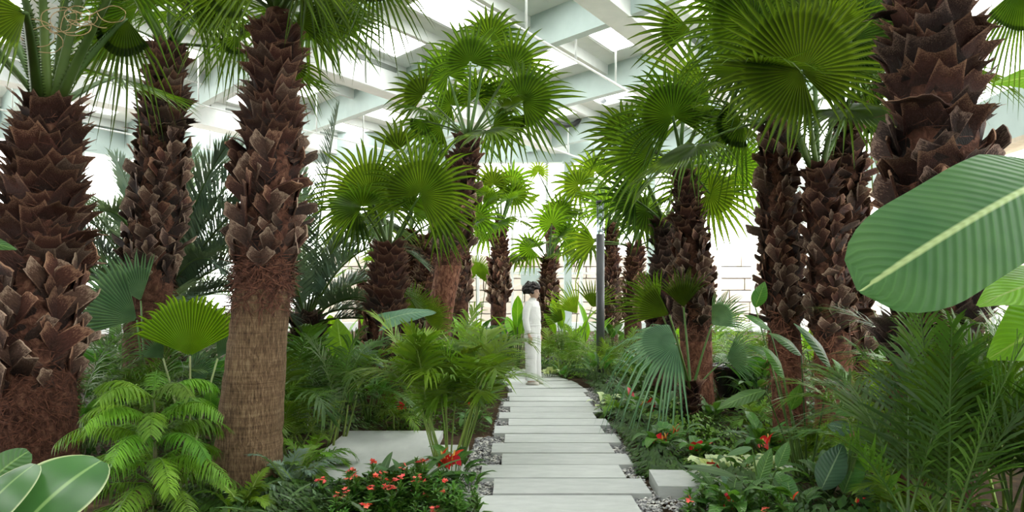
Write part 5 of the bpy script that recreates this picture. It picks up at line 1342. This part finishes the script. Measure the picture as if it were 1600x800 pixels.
# local frame: faces +X, left side +Y, height 1.66
body = MB()
loft(body, [((.0, 0, .84), .10, .155), ((0, 0, .95), .105, .16), ((.005, 0, 1.06), .09, .125), ((.0, 0, 1.18), .10, .14), ((-.005, 0, 1.30), .10, .165), ((-.01, 0, 1.37), .075, .15), ((-.005, 0, 1.405), .055, .075)])
loft(body, [((-.005, 0, 1.36), .05, .055), ((.005, 0, 1.42), .044, .046), ((.015, 0, 1.48), .046, .048)], 14)
loft(body, [((.045, 0, 1.432), .035, .025), ((.045, 0, 1.448), .055, .045), ((.035, 0, 1.48), .078, .062), ((.022, 0, 1.53), .092, .072), ((.012, 0, 1.575), .094, .074), ((.005, 0, 1.615), .082, .066), ((.0, 0, 1.645), .055, .045), ((0, 0, 1.657), .02, .02)], 18)
loft(body, [((.118, 0, 1.496), .014, .012), ((.128, 0, 1.505), .014, .013), ((.118, 0, 1.525), .010, .009), ((.108, 0, 1.545), .007, .007)], 8)
for s in (-1, 1):
    body.ball((.0, s * .078, 1.525), (.018, .01, .03), 8, 6)
    arm = np.array([(-.01, s * .155, 1.345), (-.02, s * .21, 1.22), (-.02, s * .238, 1.09), (.0, s * .242, .96), (.03, s * .228, .84)])
    body.tube(arm, [.05, .043, .036, .032, .024], 12)
    h = arm[-1]; body.tube([h, h + np.array([.012, -s * .004, -.04]), h + np.array([.02, -s * .006, -.085])], [.022, .03, .026], 10, flat=.55, up=(0, 1, 0))
    for k, (fx, fl, fb) in enumerate(((-.012, .062, .012), (.006, .074, .014), (.024, .07, .012), (.04, .056, .01))):
        b0 = h + np.array([fx, -s * .006, -.075]); body.tube([b0, b0 + np.array([.004, -s * .006, -fl * .5]), b0 + np.array([.0, -s * fb * 1.3, -fl])], [.0095, .009, .007], 7)
    b0 = h + np.array([.028, -s * .004, -.03]); body.tube([b0, b0 + np.array([.024, -s * .008, -.028]), b0 + np.array([.028, -s * .014, -.058])], [.011, .01, .008], 7)
    leg = np.array([(0, s * .085, .88), (.012, s * .085, .66), (.01, s * .08, .47), (-.012, s * .09, .28), (-.015, s * .09, .09)])
    body.tube(leg, [.088, .074, .054, .05, .034], 12)
    fy = s * .09; loft(body, [((.03, fy, .012), .105, .036), ((.035, fy, .03), .10, .034), ((.01, fy, .06), .06, .03), ((-.015, fy, .10), .036, .03)], 12)
remeshed(body, 'body', M['skin'], person, .0075, 3)
# shirt: loose body, collar, sleeves with cuffs
sh = MB()
loft(sh, [((.0, 0, .985), .118, .162), ((.0, 0, 1.02), .128, .172), ((.01, 0, 1.10), .128, .168), ((.005, 0, 1.2), .125, .17), ((-.005, 0, 1.3), .118, .182), ((-.01, 0, 1.37), .088, .168), ((-.005, 0, 1.405), .062, .085)], 22)
loft(sh, [((-.005, 0, 1.375), .066, .074), ((.004, 0, 1.41), .058, .062), ((.01, 0, 1.445), .06, .064)], 18)
for s in (-1, 1):
    arm = np.array([(-.01, s * .15, 1.36), (-.02, s * .215, 1.24), (-.022, s * .242, 1.1), (-.004, s * .246, .98), (.018, s * .236, .9)])
    sh.tube(arm, [.066, .06, .056, .056, .05], 14)
    sh.tube([(.018, s * .236, .905), (.028, s * .229, .855)], [.036, .033], 12)
shirt = remeshed(sh, 'shirt', M['cloth'], person, .008, 3, (.014, .09)); shirt['label'] = 'white long-sleeved shirt with stand collar'
for k in range(5):
    mb = MB(); mb.ball((.128 - .004 * abs(k - 2), 0, 1.05 + k * .07), (.004, .008, .008), 8, 5); mb.obj('button', M['shoe'], shirt)
tr = MB()
loft(tr, [((0, 0, .80), .112, .172), ((.0, 0, .9), .122, .178), ((0, 0, .97), .118, .165), ((0, 0, 1.005), .113, .155)], 22)
for s in (-1, 1):
    loft(tr, [((.02, s * .105, .075), .10, .082), ((.016, s * .104, .2), .098, .082), ((.012, s * .1, .45), .096, .082), ((.008, s * .092, .66), .102, .088), ((.0, s * .082, .84), .112, .095), ((0, s * .07, .9), .1, .09)], 18)
trousers = remeshed(tr, 'trousers', M['cloth'], person, .008, 3, (.016, .12)); trousers['label'] = 'wide white high-waisted trousers'
a = np.linspace(0, 2 * math.pi, 25); mb = MB(); mb.tube(np.stack([np.cos(a) * .122, np.sin(a) * .164, np.full(25, .99)], -1), .02, 8, flat=.4); mb.obj('waistband', M['cloth'], trousers)
for s in (-1, 1):
    mb = MB(); loft(mb, [((.035, s * .09, .0), .118, .042), ((.035, s * .09, .02), .12, .044), ((.045, s * .09, .045), .10, .04), ((.06, s * .09, .055), .05, .03)], 14); mb.obj('shoe', M['shoe'], person)
    mb = MB(); mb.ball((.097, s * .032, 1.535), (.008, .011, .007), 8, 6); mb.obj('eye', M['eye'], person)
    mb = MB(); mb.tube([(.1, s * .018, 1.553), (.099, s * .034, 1.558), (.088, s * .052, 1.552)], .0035, 5); mb.obj('eyebrow', M['hair'], person)
mb = MB(); mb.tube([(.096, -.02, 1.472), (.108, 0, 1.473), (.096, .02, 1.472)], [.003, .0075, .003], 7); mb.obj('mouth', M['lip'], person)
# curly hair
hr = MB(); r = random.Random(9)
hr.ball((-.025, 0, 1.59), (.118, .108, .095), 14, 10)
for k in range(170):
    u = r.uniform(-.55, 1); th = r.uniform(0, 6.283); q = math.sqrt(max(0, 1 - u * u)); d = np.array([q * math.cos(th), q * math.sin(th), u])
    p = np.array([-.022, 0, 1.585]) + d * np.array([.138, .13, .115]) * r.uniform(.9, 1.1)
    if p[0] > .06 and p[2] < 1.60: continue
    if p[2] < 1.50: continue
    hr.ball(p, r.uniform(.017, .03), 8, 6)
remeshed(hr, 'hair', M['hair'], person, .008, 1)
